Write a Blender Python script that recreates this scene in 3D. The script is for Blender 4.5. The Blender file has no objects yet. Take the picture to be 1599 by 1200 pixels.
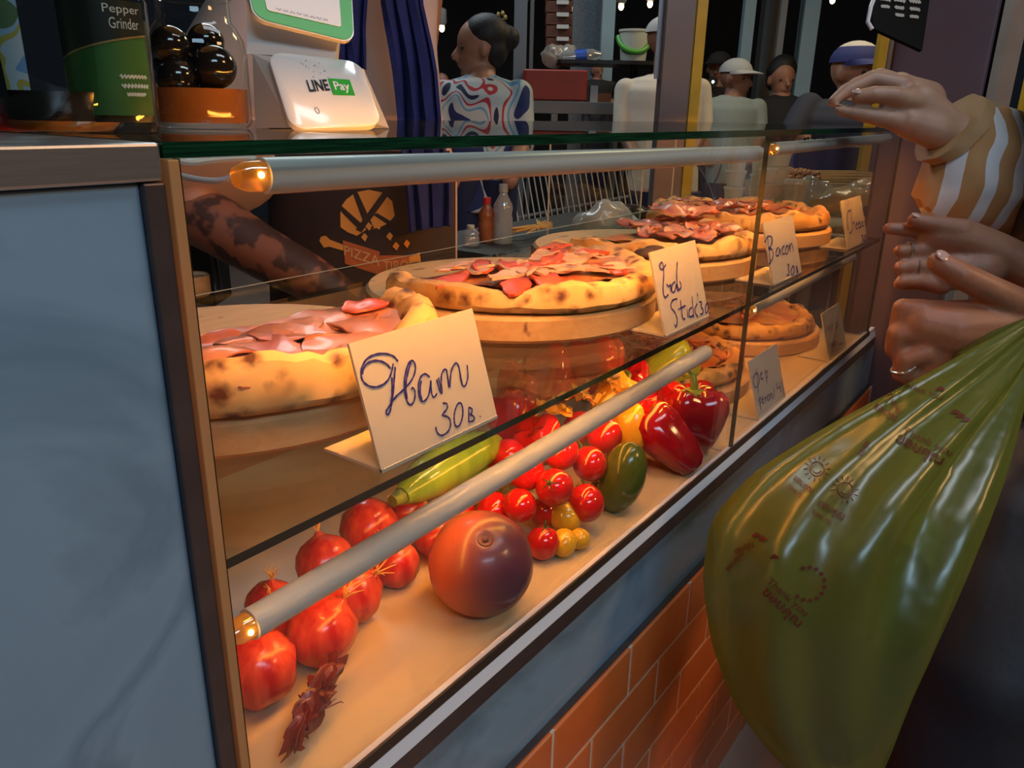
import bpy, bmesh, math, random
from mathutils import Vector, Matrix, noise

# ------------------------------------------------------------------ camera
ZC = 1.13                                   # camera height over the floor
CAM = Vector((0.0, -0.35, ZC))
FPX, YAW, PITCH, ROLL = 1223.2, math.radians(54.22), math.radians(19.23), math.radians(1.147)
CF = Vector((math.sin(YAW)*math.cos(PITCH), math.cos(YAW)*math.cos(PITCH), -math.sin(PITCH)))
_r0 = Vector((math.cos(YAW), -math.sin(YAW), 0)); _u0 = _r0.cross(CF)
CR = _r0*math.cos(ROLL) + _u0*math.sin(ROLL)
CU = -_r0*math.sin(ROLL) + _u0*math.cos(ROLL)
scene = bpy.context.scene
COL = scene.collection
cd = bpy.data.cameras.new('camera'); cd.sensor_width = 36; cd.lens = FPX/1599*36; cd.clip_start = .01
cam = bpy.data.objects.new('camera', cd); COL.objects.link(cam)
m = Matrix((CR, CU, -CF)).transposed().to_4x4(); m.translation = CAM
cam.matrix_world = m
scene.camera = cam
scene.view_settings.view_transform = 'Standard'; scene.view_settings.look = 'None'
scene.view_settings.gamma = 1; scene.view_settings.use_curve_mapping = False
scene.view_settings.exposure = 0.0
scene.cycles.use_denoising = True
scene.cycles.transparent_max_bounces = 32
scene.cycles.max_bounces = 8
scene.cycles.sample_clamp_indirect = 4
scene.cycles.caustics_reflective = False; scene.cycles.caustics_refractive = False

# ------------------------------------------------------------------ world and big overhead lights, all out of view
world = bpy.data.worlds.new('night'); scene.world = world; world.use_nodes = True
bg = world.node_tree.nodes['Background']
bg.inputs[0].default_value = (.006, .0075, .011, 1); bg.inputs[1].default_value = .8
def area(name, loc, aim, sx, sy, power, col):
    l = bpy.data.lights.new(name, 'AREA'); l.shape = 'RECTANGLE'; l.size = sx; l.size_y = sy
    l.energy = power; l.color = col
    o = bpy.data.objects.new(name, l); COL.objects.link(o); o.location = loc
    o.rotation_euler = (Vector(aim)-Vector(loc)).to_track_quat('-Z', 'Y').to_euler()
    return o
area('overhead_fill_aisle', (-.9, -2.2, 2.9), (.3, 0, .9), 1.4, .5, 25, (.50, .77, 1.0))  # unseen area light, added to give the marble front its cool light
area('overhead_fill_back', (2.4, 2.2, 3.0), (2.0, 1.6, 1.0), 1.5, .5, 27, (.80, .90, 1.0))  # unseen area light, added to brighten the people and stalls behind
area('overhead_fill_counter', (1.0, -.75, 2.75), (1.15, -.15, .6), 1.2, .3, 11, (.84, .90, 1.0))  # unseen overhead fill, added to brighten the striped sleeve and hands
area('overhead_warm_fill_aisle', (1.5, -2.3, 2.5), (1.1, 0, .4), .6, .3, 17, (1.0, .56, .24))  # unseen warm fill, added to brighten the bricks
area('market_warm_light_far', (3.4, .3, 2.6), (2.6, .3, .9), .5, .5, 16, (1.0, .78, .45))

# ------------------------------------------------------------------ helpers: picture point to place
def ray(px, py): return CF + CR*((px-799.5)/FPX) - CU*((py-600)/FPX)
def PD(px, py, d): return CAM + ray(px, py)*d
def PZ(px, py, z): d = ray(px, py); return CAM + d*((z-ZC)/d.z)
def PY(px, py, y): d = ray(px, py); return CAM + d*((y-CAM.y)/d.y)
def PX(px, py, x): d = ray(px, py); return CAM + d*(x/d.x)
def PP(px, py, o, n): d = ray(px, py); return CAM + d*((o-CAM).dot(n)/d.dot(n))
def V(*a): return Vector(a)

# ------------------------------------------------------------------ helpers: mesh
class MB:
    def __init__(s): s.v = []; s.f = []; s.mi = []; s.cm = 0
    def add(s, vs, fs):
        b = len(s.v); s.v += [Vector(p) for p in vs]
        for f in fs: s.f.append([b+i for i in f]); s.mi.append(s.cm)
        return s
    def box(s, a, b):
        x0, y0, z0 = a; x1, y1, z1 = b
        return s.add([(x0,y0,z0),(x1,y0,z0),(x1,y1,z0),(x0,y1,z0),(x0,y0,z1),(x1,y0,z1),(x1,y1,z1),(x0,y1,z1)],
                     [(3,2,1,0),(4,5,6,7),(0,1,5,4),(1,2,6,5),(2,3,7,6),(3,0,4,7)])
    def bbox(s, a, b, w):      # chamfered box
        bm = bmesh.new(); t = MB().box(a, b)
        vs = [bm.verts.new(v) for v in t.v]
        for f in t.f: bm.faces.new([vs[i] for i in f])
        bmesh.ops.bevel(bm, geom=bm.edges[:], offset=w, segments=2, affect='EDGES', profile=.5)
        return s.addbm(bm)
    def addbm(s, bm):
        bm.verts.index_update()
        s.add([v.co.copy() for v in bm.verts], [[v.index for v in f.verts] for f in bm.faces]); bm.free(); return s
    def obox(s, c, ax, ay, az, w=0):   # oriented box, half-axis vectors
        c = Vector(c); t = MB()
        t.bbox((-1,-1,-1),(1,1,1), w) if w else t.box((-1,-1,-1),(1,1,1))
        return s.add([c+ax*p.x+ay*p.y+az*p.z for p in t.v], t.f)
    def rings(s, rs, cap0=True, cap1=True, close=True):
        n = len(rs[0]); b = []
        vs = [p for r in rs for p in r]; fs = []
        for i in range(len(rs)-1):
            for j in range(n if close else n-1):
                k = (j+1) % n
                fs.append((i*n+j, i*n+k, (i+1)*n+k, (i+1)*n+j))
        if cap0: fs.append(tuple(range(n-1, -1, -1)))
        if cap1: fs.append(tuple((len(rs)-1)*n+j for j in range(n)))
        return s.add(vs, fs)
    def tube(s, pts, r, n=10, flat=1.0, closed=False):
        pts = [Vector(p) for p in pts]; m_ = len(pts)
        rr = [r]*m_ if not hasattr(r, '__len__') else r
        t0 = (pts[1]-pts[0]).normalized(); up = Vector((0,0,1)) if abs(t0.z) < .9 else Vector((1,0,0))
        nx = t0.cross(up).normalized(); rs = []
        for i, p in enumerate(pts):
            a = pts[max(i-1, 0)]; c = pts[min(i+1, m_-1)]; t = (c-a)
            t = t.normalized() if t.length > 1e-9 else t0
            nx = (nx - t*nx.dot(t)); nx = nx.normalized() if nx.length > 1e-6 else t.orthogonal().normalized()
            ny = t.cross(nx)
            rs.append([p + (nx*math.cos(k*2*math.pi/n) + ny*math.sin(k*2*math.pi/n)*flat)*rr[i] for k in range(n)])
        return s.rings(rs)
    def capsule(s, a, b, ra, rb, n=14):
        a = Vector(a); b = Vector(b); t = (b-a)
        if t.length < 1e-6: t = Vector((0,0,1e-5))
        t.normalize(); pts = []; rr = []
        for k in range(7):
            th = math.pi/2*(k/6); pts.append(a - t*ra*math.cos(th)*1.0); rr.append(max(ra*math.sin(th), ra*.05))
        for k in range(7):
            th = math.pi/2*(k/6); pts.append(b + t*rb*math.sin(th)); rr.append(max(rb*math.cos(th), rb*.05))
        return s.tube(pts, rr, n)
    def chain(s, pts, rr, n=14):
        for i in range(len(pts)-1): s.capsule(pts[i], pts[i+1], rr[i], rr[i+1], n)
        return s
    def ell(s, c, rx, ry, rz, n=20, m_=12, rot=None):
        c = Vector(c); rs = []
        for i in range(m_+1):
            th = math.pi*(i/m_); q = max(math.sin(th), .02)
            ring = [Vector((rx*q*math.cos(2*math.pi*k/n), ry*q*math.sin(2*math.pi*k/n), -rz*math.cos(th))) for k in range(n)]
            rs.append([c + (rot @ p if rot else p) for p in ring])
        return s.rings(rs)
    def lathe(s, prof, c, n=32, axis=None, caps=True):
        c = Vector(c); rs = []
        q = axis.to_track_quat('Z', 'Y') if axis is not None else None
        for r, z in prof:
            ring = [Vector((r*math.cos(2*math.pi*k/n), r*math.sin(2*math.pi*k/n), z)) for k in range(n)]
            rs.append([c + (q @ p if q else p) for p in ring])
        return s.rings(rs, caps, caps)
    def grid(s, fn, nu, nv, thick=0):
        vs = [fn(i/nu, j/nv) for j in range(nv+1) for i in range(nu+1)]
        fs = [(j*(nu+1)+i, j*(nu+1)+i+1, (j+1)*(nu+1)+i+1, (j+1)*(nu+1)+i) for j in range(nv) for i in range(nu)]
        if thick:      # close into a solid sheet
            ns = [Vector((0,0,0)) for _ in vs]
            for f in fs:
                nn = (vs[f[1]]-vs[f[0]]).cross(vs[f[3]]-vs[f[0]])
                for i in f: ns[i] += nn
            k = len(vs); vs = vs + [p - (q.normalized() if q.length else Vector((0,0,1)))*thick for p, q in zip(vs, ns)]
            back = [tuple(i+k for i in reversed(f)) for f in fs]
            W = nu+1; loop = [i for i in range(W)] + [(j)*W+nu for j in range(1, nv+1)] + [nv*W+i for i in range(nu-1, -1, -1)] + [j*W for j in range(nv-1, 0, -1)]
            side = [(loop[(i+1) % len(loop)], loop[i], loop[i]+k, loop[(i+1) % len(loop)]+k) for i in range(len(loop))]
            fs = fs + back + side
        return s.add(vs, fs)
    def prism(s, pts, off):      # flat polygon pushed along off
        pts = [Vector(p) for p in pts]; n = len(pts); off = Vector(off)
        return s.add(pts + [p+off for p in pts], [tuple(range(n-1, -1, -1)), tuple(n+i for i in range(n))] + [(i, (i+1) % n, n+(i+1) % n, n+i) for i in range(n)])

OFF = {}
def woff(o):
    w = Vector((0, 0, 0))
    while o is not None: w = w + o.location; o = o.parent
    return w
def obj(name, mb, mats, parent=None, smooth=True, origin=None, recalc=True):
    if isinstance(mb, MB):
        o0 = Vector(origin) if origin is not None else None
        if parent is not None: o0 = woff(parent)
        if o0 is None:
            xs = [p.x for p in mb.v]; ys = [p.y for p in mb.v]; zs = [p.z for p in mb.v]
            o0 = Vector(((min(xs)+max(xs))/2, (min(ys)+max(ys))/2, min(zs)))
        me = bpy.data.meshes.new(name)
        me.from_pydata([p-o0 for p in mb.v], [], mb.f)
        if any(mb.mi):
            for p, i in zip(me.polygons, mb.mi): p.material_index = i
    else:
        me, o0 = mb, (Vector(origin) if origin is not None else Vector((0,0,0)))
    if not isinstance(mats, (list, tuple)): mats = [mats]
    for k in mats: me.materials.append(k)
    if recalc:
        bm = bmesh.new(); bm.from_mesh(me); bmesh.ops.recalc_face_normals(bm, faces=bm.faces[:]); bm.to_mesh(me); bm.free()
    if smooth:
        me.shade_smooth()
        try: me.set_sharp_from_angle(angle=math.radians(40))
        except Exception: pass
    o = bpy.data.objects.new(name, me); COL.objects.link(o)
    if parent is not None: o.parent = parent
    else: o.location = o0
    return o
def tag(o, label, cat, group=None, kind=None):
    if label: o['label'] = label
    if cat: o['category'] = cat
    if group: o['group'] = group
    if kind: o['kind'] = kind
    return o
def struct(o, label=None, cat=None):
    o['kind'] = 'structure'
    if label: o['label'] = label
    if cat: o['category'] = cat
    return o
def thing(name, label, cat, loc=(0,0,0), group=None):
    o = bpy.data.objects.new(name, None); COL.objects.link(o); o.location = loc; o.empty_display_size = .02
    return tag(o, label, cat, group)
def organic(name, mb, mat, parent=None, voxel=.003, smooth=6, origin=None, disp=None):
    """union of overlapping closed shapes -> one continuous skin"""
    off = woff(parent) if parent is not None else Vector(origin)
    me = bpy.data.meshes.new(name); me.from_pydata([p-off for p in mb.v], [], mb.f)
    bm = bmesh.new(); bm.from_mesh(me); bmesh.ops.recalc_face_normals(bm, faces=bm.faces[:]); bm.to_mesh(me); bm.free()
    o = bpy.data.objects.new(name, me); COL.objects.link(o)
    md = o.modifiers.new('r', 'REMESH'); md.mode = 'VOXEL'; md.voxel_size = voxel
    sm = o.modifiers.new('s', 'SMOOTH'); sm.iterations = smooth; sm.factor = .5
    dg = bpy.context.evaluated_depsgraph_get(); dg.update()
    nm = bpy.data.meshes.new_from_object(o.evaluated_get(dg)); o.modifiers.clear(); o.data = nm
    bpy.data.meshes.remove(me); nm.name = name; nm.materials.clear(); nm.materials.append(mat)
    if disp:
        for v in nm.vertices: v.co = disp(v.co.copy())
    nm.shade_smooth()
    if parent is not None: o.parent = parent
    else: o.location = off
    return o
def ribbon(mb, pts, w, n, lift):       # flat pen stroke lying on a plane with normal n
    pts = [Vector(p) for p in pts]; L = []; Rr = []
    for i, p in enumerate(pts):
        t = pts[min(i+1, len(pts)-1)] - pts[max(i-1, 0)]
        sd = n.cross(t); sd = sd.normalized() if sd.length > 1e-9 else n.orthogonal().normalized()
        ww = w*(.75+.5*abs(math.sin(i*.9)))
        L.append(p+sd*ww/2+n*lift); Rr.append(p-sd*ww/2+n*lift)
    k = len(pts)
    mb.add(L+Rr, [(i, i+1, k+i+1, k+i) for i in range(k-1)])
def smooth_pts(pts, it=2):
    for _ in range(it):
        q = [pts[0]]
        for a, b in zip(pts, pts[1:]):
            q += [tuple(x*.75+y*.25 for x, y in zip(a, b)), tuple(x*.25+y*.75 for x, y in zip(a, b))]
        pts = q + [pts[-1]]
    return pts
_tc = {}
def text_mesh(txt, bold=0.0):
    key = (txt, bold)
    if key in _tc: return _tc[key]
    cu = bpy.data.curves.new('t', 'FONT'); cu.body = txt; cu.size = 1; cu.resolution_u = 3; cu.offset = bold
    o = bpy.data.objects.new('t', cu); COL.objects.link(o)
    dg = bpy.context.evaluated_depsgraph_get(); dg.update()
    me = bpy.data.meshes.new_from_object(o.evaluated_get(dg))
    vs = [v.co.copy() for v in me.vertices]; fs = [list(p.vertices) for p in me.polygons]
    bpy.data.objects.remove(o); bpy.data.curves.remove(cu); bpy.data.meshes.remove(me)
    _tc[key] = (vs, fs); return vs, fs
def text_on(name, txt, quad_fn, mat, parent, bold=0.0):
    """lay lettering on a surface: quad_fn(u,v) with u,v in 0..1 over the word's own box"""
    vs, fs = text_mesh(txt, bold)
    x0 = min(v.x for v in vs); x1 = max(v.x for v in vs); y0 = min(v.y for v in vs); y1 = max(v.y for v in vs)
    mb = MB().add([quad_fn((v.x-x0)/(x1-x0), (v.y-y0)/(y1-y0)) for v in vs], fs)
    return obj(name, mb, mat, parent, smooth=False, recalc=False)
def bil(a, b, c, d, lift=Vector((0,0,0))):       # a bl, b br, c tr, d tl
    return lambda u, v: a*(1-u)*(1-v)+b*u*(1-v)+c*u*v+d*(1-u)*v + lift

# ------------------------------------------------------------------ helpers: materials
def nodes(name):
    m_ = bpy.data.materials.new(name); m_.use_nodes = True; nt = m_.node_tree
    return m_, nt, nt.nodes, nt.links, nt.nodes['Principled BSDF']
def ramp(nt, stops, interp='LINEAR'):
    r = nt.nodes.new('ShaderNodeValToRGB'); r.color_ramp.interpolation = interp
    e = r.color_ramp.elements
    while len(e) < len(stops): e.new(.5)
    for q, (p, c) in zip(e, stops): q.position = p; q.color = (*c, 1) if len(c) == 3 else c
    return r
def mat(name, col, rough=.5, metal=0, col2=None, scale=20, bump=0, bscale=60, coat=0, spec=.5, sub=0, emit=None, estr=0, det=3, lo=.35, hi=.65, stretch=None, trans=0):
    m_, nt, N, L, b = nodes(name)
    b.inputs['Roughness'].default_value = rough; b.inputs['Metallic'].default_value = metal
    b.inputs['Base Color'].default_value = (*col, 1); b.inputs['Coat Weight'].default_value = coat
    b.inputs['Coat Roughness'].default_value = .06; b.inputs['Specular IOR Level'].default_value = spec
    if sub: b.inputs['Subsurface Weight'].default_value = sub; b.inputs['Subsurface Scale'].default_value = .01; b.inputs['Subsurface Radius'].default_value = (1, .4, .2)
    if trans: b.inputs['Transmission Weight'].default_value = trans
    tc = N.new('ShaderNodeTexCoord'); src = tc.outputs['Object']
    if stretch:
        mp = N.new('ShaderNodeMapping'); mp.inputs['Scale'].default_value = stretch; L.new(src, mp.inputs[0]); src = mp.outputs[0]
    if col2:
        n = N.new('ShaderNodeTexNoise'); n.inputs['Scale'].default_value = scale; n.inputs['Detail'].default_value = det
        L.new(src, n.inputs['Vector']); r = ramp(nt, [(lo, col), (hi, col2)]); L.new(n.outputs['Fac'], r.inputs[0]); L.new(r.outputs[0], b.inputs['Base Color'])
    if bump:
        n2 = N.new('ShaderNodeTexNoise'); n2.inputs['Scale'].default_value = bscale; n2.inputs['Detail'].default_value = 4
        L.new(src, n2.inputs['Vector']); bp = N.new('ShaderNodeBump'); bp.inputs['Strength'].default_value = bump; bp.inputs['Distance'].default_value = .004
        L.new(n2.outputs['Fac'], bp.inputs['Height']); L.new(bp.outputs[0], b.inputs['Normal'])
    if emit: b.inputs['Emission Color'].default_value = (*emit, 1); b.inputs['Emission Strength'].default_value = estr
    return m_
def thin_glass(name, tint=(1,1,1), rough=.0, ior=1.45, tintmix=1.0):
    m_, nt, N, L, b = nodes(name); N.remove(b)
    t = N.new('ShaderNodeBsdfTransparent'); t.inputs[0].default_value = (*tint, 1)
    g = N.new('ShaderNodeBsdfGlossy'); g.inputs['Roughness'].default_value = rough
    lw = N.new('ShaderNodeLayerWeight'); lw.inputs[0].default_value = .5      # Schlick reflectance of a sheet, the same from both sides
    pw = N.new('ShaderNodeMath'); pw.operation = 'POWER'; pw.inputs[1].default_value = 5; L.new(lw.outputs['Facing'], pw.inputs[0])
    f0 = ((ior-1)/(ior+1))**2
    ma = N.new('ShaderNodeMath'); ma.operation = 'MULTIPLY_ADD'; ma.inputs[1].default_value = 1-f0; ma.inputs[2].default_value = f0; L.new(pw.outputs[0], ma.inputs[0])
    mx = N.new('ShaderNodeMixShader'); L.new(ma.outputs[0], mx.inputs[0]); L.new(t.outputs[0], mx.inputs[1]); L.new(g.outputs[0], mx.inputs[2])
    L.new(mx.outputs[0], N['Material Output'].inputs[0]); return m_
def film(name, col, clear=.35, gloss=.12, rough=.25, bump=.0):     # plastic film: lets some light through, glows a little, shines
    m_, nt, N, L, b = nodes(name); N.remove(b)
    d = N.new('ShaderNodeBsdfDiffuse'); d.inputs[0].default_value = (*col, 1)
    tl = N.new('ShaderNodeBsdfTranslucent'); tl.inputs[0].default_value = (*col, 1)
    tp = N.new('ShaderNodeBsdfTransparent'); tp.inputs[0].default_value = (*[c**.5 for c in col], 1)
    g = N.new('ShaderNodeBsdfGlossy'); g.inputs['Roughness'].default_value = rough
    a = N.new('ShaderNodeMixShader'); a.inputs[0].default_value = .5; L.new(d.outputs[0], a.inputs[1]); L.new(tl.outputs[0], a.inputs[2])
    c = N.new('ShaderNodeMixShader'); c.inputs[0].default_value = clear; L.new(a.outputs[0], c.inputs[1]); L.new(tp.outputs[0], c.inputs[2])
    e = N.new('ShaderNodeMixShader'); e.inputs[0].default_value = gloss; L.new(c.outputs[0], e.inputs[1]); L.new(g.outputs[0], e.inputs[2])
    if bump:
        tc = N.new('ShaderNodeTexCoord'); n2 = N.new('ShaderNodeTexNoise'); n2.inputs['Scale'].default_value = 14; L.new(tc.outputs['Object'], n2.inputs['Vector'])
        bp = N.new('ShaderNodeBump'); bp.inputs['Strength'].default_value = bump; bp.inputs['Distance'].default_value = .01; L.new(n2.outputs['Fac'], bp.inputs['Height'])
        for q in (d, g, tl): L.new(bp.outputs[0], q.inputs['Normal'])
    L.new(e.outputs[0], N['Material Output'].inputs[0]); return m_
def emission(name, col, s):
    m_, nt, N, L, b = nodes(name); N.remove(b); e = N.new('ShaderNodeEmission'); e.inputs[0].default_value = (*col, 1); e.inputs[1].default_value = s
    L.new(e.outputs[0], N['Material Output'].inputs[0]); return m_
def charred(name, dough, brown, dark, scale=16, spots=55, thr=.16, rough=.6):     # baked dough: pale to brown patches and dark blisters
    m_, nt, N, L, b = nodes(name); b.inputs['Roughness'].default_value = rough
    tc = N.new('ShaderNodeTexCoord')
    n = N.new('ShaderNodeTexNoise'); n.inputs['Scale'].default_value = scale; n.inputs['Detail'].default_value = 5; L.new(tc.outputs['Object'], n.inputs['Vector'])
    r = ramp(nt, [(.38, dough), (.56, tuple((a+c)/2 for a, c in zip(dough, brown))), (.72, brown)]); L.new(n.outputs['Fac'], r.inputs[0])
    v = N.new('ShaderNodeTexVoronoi'); v.inputs['Scale'].default_value = spots; v.inputs['Randomness'].default_value = 1
    ns = N.new('ShaderNodeTexNoise'); ns.inputs['Scale'].default_value = 90; L.new(tc.outputs['Object'], ns.inputs['Vector'])
    ad = N.new('ShaderNodeVectorMath'); ad.operation = 'MULTIPLY_ADD'; ad.inputs[1].default_value = (.012,)*3; L.new(ns.outputs['Color'], ad.inputs[0]); L.new(tc.outputs['Object'], ad.inputs[2])
    L.new(ad.outputs[0], v.inputs['Vector'])
    n3 = N.new('ShaderNodeTexNoise'); n3.inputs['Scale'].default_value = 22; L.new(tc.outputs['Object'], n3.inputs['Vector'])
    s1 = ramp(nt, [(thr*.55, (1,1,1)), (thr*1.5, (0,0,0))]); L.new(v.outputs['Distance'], s1.inputs[0])
    s2 = ramp(nt, [(.40, (0,0,0)), (.52, (1,1,1))]); L.new(n3.outputs['Fac'], s2.inputs[0])
    ml = N.new('ShaderNodeMath'); ml.operation = 'MULTIPLY'; L.new(s1.outputs[0], ml.inputs[0]); L.new(s2.outputs[0], ml.inputs[1])
    mx = N.new('ShaderNodeMixRGB'); L.new(ml.outputs[0], mx.inputs[0]); L.new(r.outputs[0], mx.inputs[1]); mx.inputs[2].default_value = (*dark, 1)
    L.new(mx.outputs[0], b.inputs['Base Color'])
    bp = N.new('ShaderNodeBump'); bp.inputs['Strength'].default_value = .5; bp.inputs['Distance'].default_value = .003; L.new(n.outputs['Fac'], bp.inputs['Height']); L.new(bp.outputs[0], b.inputs['Normal'])
    return m_
def patches(name, cols, scale=8, rough=.8, distort=.6, stretch=(1,1,1), bump=.0):    # printed cloth: flat colour shapes
    m_, nt, N, L, b = nodes(name); b.inputs['Roughness'].default_value = rough
    tc = N.new('ShaderNodeTexCoord'); mp = N.new('ShaderNodeMapping'); mp.inputs['Scale'].default_value = stretch; L.new(tc.outputs['Object'], mp.inputs[0])
    n = N.new('ShaderNodeTexNoise'); n.inputs['Scale'].default_value = scale; n.inputs['Detail'].default_value = .5; n.inputs['Distortion'].default_value = distort; L.new(mp.outputs[0], n.inputs['Vector'])
    r = ramp(nt, cols, 'CONSTANT'); L.new(n.outputs['Fac'], r.inputs[0]); L.new(r.outputs[0], b.inputs['Base Color'])
    return m_

WARM = (1.0, .36, .05)

# ================================================================== materials
M = {}
def marble(name, a, b_, vein):
    m_, nt, N, L, b = nodes(name); b.inputs['Roughness'].default_value = .22
    tc = N.new('ShaderNodeTexCoord'); n = N.new('ShaderNodeTexNoise'); n.inputs['Scale'].default_value = 3; n.inputs['Detail'].default_value = 6; n.inputs['Distortion'].default_value = 1.2
    L.new(tc.outputs['Object'], n.inputs['Vector']); r = ramp(nt, [(.3, a), (.5, b_), (.56, vein), (.62, b_), (.8, a)]); L.new(n.outputs['Fac'], r.inputs[0]); L.new(r.outputs[0], b.inputs['Base Color'])
    return m_
def wood(name, a, b_, scale=6, rough=.5, stretch=(2, 18, 18)):
    m_, nt, N, L, b = nodes(name); b.inputs['Roughness'].default_value = rough
    tc = N.new('ShaderNodeTexCoord'); mp = N.new('ShaderNodeMapping'); mp.inputs['Scale'].default_value = stretch; L.new(tc.outputs['Object'], mp.inputs[0])
    n = N.new('ShaderNodeTexNoise'); n.inputs['Scale'].default_value = scale; n.inputs['Detail'].default_value = 6; n.inputs['Distortion'].default_value = .5; L.new(mp.outputs[0], n.inputs['Vector'])
    r = ramp(nt, [(.3, a), (.62, b_)]); L.new(n.outputs['Fac'], r.inputs[0])
    n2 = N.new('ShaderNodeTexNoise'); n2.inputs['Scale'].default_value = 26; n2.inputs['Detail'].default_value = 2
    mp2 = N.new('ShaderNodeMapping'); mp2.inputs['Scale'].default_value = (1, 2.6, 1); L.new(tc.outputs['Object'], mp2.inputs[0]); L.new(mp2.outputs[0], n2.inputs['Vector'])
    r2 = ramp(nt, [(.68, (1,1,1)), (.74, (.35,.25,.18))]); L.new(n2.outputs['Fac'], r2.inputs[0])
    mx = N.new('ShaderNodeMixRGB'); mx.blend_type = 'MULTIPLY'; mx.inputs[0].default_value = 1; L.new(r.outputs[0], mx.inputs[1]); L.new(r2.outputs[0], mx.inputs[2])
    L.new(mx.outputs[0], b.inputs['Base Color']); return m_
M['marble'] = marble('grey_marble', (.22,.345,.46), (.255,.39,.51), (.18,.29,.39))
M['steel'] = mat('brushed_steel', (.55,.53,.52), .32, .9, (.62,.60,.58), 40, stretch=(1,30,30))
M['brownmetal'] = mat('brown_metal', (.10,.075,.072), .35, .5, (.13,.095,.09), 30)
M['alu'] = mat('aluminium', (.88,.90,.95), .22, .1)
M['mortar'] = mat('mortar', (.85,.66,.50), .7, 0, (.75,.58,.44), 60)
M['brick'] = mat('glazed_brick', (.92,.215,.045), .3, 0, (.78,.155,.035), 9, bump=.05, bscale=30, coat=.3)
M['clear'] = thin_glass('clear_glass', (.985,.995,.985))
M['clear2'] = thin_glass('clear_glass_shelf', (.97,.99,.975))
M['clear3'] = thin_glass('thin_clear_lip', (.97,.98,.95), rough=.05, ior=1.12)
M['plate'] = thin_glass('green_tinted_glass', (.93,.97,.94), rough=.01, ior=1.5)
M['edge'] = mat('glass_edge_green', (.008,.06,.022), .12, 0, (.004,.02,.010), 25, stretch=(1,8,30), coat=.5)
M['edgedark'] = mat('glass_edge_dark', (.012,.017,.011), .12, 0, (.006,.008,.005), 20, coat=.4)
M['edgeolive'] = mat('glass_edge_olive', (.10,.085,.035), .15, 0, (.05,.045,.02), 25, coat=.4)
M['acrylic'] = film('glow_tinted_acrylic', (.90,.52,.22), clear=.02, gloss=.06, rough=.2)  # orange tint stands in for the lamp glow on the corner strip
M['edgelight'] = mat('glass_edge_pale', (.75,.72,.55), .2)
M['deck'] = mat('cream_laminate', (.64,.50,.30), .28, 0, (.70,.56,.35), 5)
M['backwood'] = mat('brown_backing', (.35,.22,.13), .5, 0, (.42,.27,.16), 7)
M['plastic'] = mat('white_plastic', (.62,.63,.62), .3)
M['amber'] = film('amber_cap', (.95,.55,.12), clear=.35, gloss=.2, rough=.08)
M['glow'] = emission('warm_lamp_face', WARM, 112)
M['glow_low'] = emission('warm_lamp_face_low', WARM, 20)
M['glowdot'] = emission('warm_lamp_spot', (1,.5,.12), 30)
M['board'] = wood('pizza_board_wood', (.64,.38,.16), (.74,.47,.22))
M['card'] = mat('white_card', (.66,.60,.49), .45, 0, (.62,.55,.44), 9)
M['ink'] = mat('blue_pen_ink', (.02,.018,.22), .5)
M['ink2'] = mat('purple_pen_ink', (.10,.045,.20), .5)
M['floor'] = mat('floor_tile', (.55,.38,.30), .3, 0, (.48,.32,.25), 6)

# ================================================================== floor and the counter front
ceiling = struct(obj('ceiling', MB().box((-3,-4,3.4),(9,7,3.5)), mat('dark_roof', (.02,.02,.025), .8), smooth=False), 'dark market roof high above the stalls')
fl = struct(obj('floor', MB().box((-3,-4,-.05),(9,7,0)), M['floor'], smooth=False), 'pale reddish tiled market floor')

Z = lambda r: ZC + r
counter = thing('food_counter', 'long pizza counter with grey marble panels over an orange brick base', 'counter', (.6, .2, 0))
XL, XR, YB = .2057, 1.8207, .49
obj('body', MB().box((-1.2,.012,.0),(1.95,.47,Z(-.49))).box((-1.2,.022,Z(-.49)),(XL-.012,.47,Z(-.026))), mat('counter_core', (.2,.17,.15), .7), counter, smooth=False)
obj('marble_panel', MB().bbox((-1.15,.0,Z(-.60)),(.1945,.02,Z(-.034)), .001), M['marble'], counter, smooth=False)
obj('marble_panel', MB().bbox((.206,.0,Z(-.615)),(1.95,.011,Z(-.488)), .001), M['marble'], counter, smooth=False)
obj('top_trim', MB().bbox((-1.2,-.004,Z(-.0335)),(XL-.001,.03,Z(-.0165)), .0015), M['steel'], counter, smooth=False)
obj('corner_post', MB().bbox((.1945,-.004,Z(-.615)),(XL-.0005,.012,Z(-.034)), .001), M['brownmetal'], counter, smooth=False)
obj('worktop', MB().bbox((-1.2,.03,Z(-.0335)),(XL-.001,.49,Z(-.0165)), .0015), M['steel'], counter, smooth=False)
# metal ledge along the case foot
lg = MB()
prof = [(-.008,-.447),(-.0085,-.4545),(-.0125,-.4665),(.011,-.4665),(.011,-.460),(.0005,-.460),(.0005,-.447)]
lg.rings([[V(x,y,Z(z)) for y,z in prof] for x in (XL-.0005,1.875)])
obj('case_ledge', lg, M['alu'], counter, smooth=False)
obj('ledge_underside', MB().bbox((XL,-.0125,Z(-.487)),(1.875,.011,Z(-.4668)), .0008), M['brownmetal'], counter, smooth=False)
obj('glazing_channel', MB().bbox((XL,-.0095,Z(-.4545)),(1.82,-.0068,Z(-.444)), .0006), mat('glazing_rubber', (.05,.03,.02), .4), counter, smooth=False)
obj('brick_cap', MB().bbox((-1.15,-.008,Z(-.614)),(1.95,.0,Z(-.606)), .0008), M['brownmetal'], counter, smooth=False)
obj('mortar_bed', MB().box((-1.15,-.0112,.0),(1.95,.0,Z(-.608))), M['mortar'], counter, smooth=False)
ztop = Z(-.606); ch = (ztop-.005)/7; bl = .1715
proto_b = None
def brick_mesh(L):
    return MB().bbox((-L/2,-.006,-ch/2+.0016),(L/2,.006,ch/2-.0016), .0022)
rb = random.Random(4)
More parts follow.
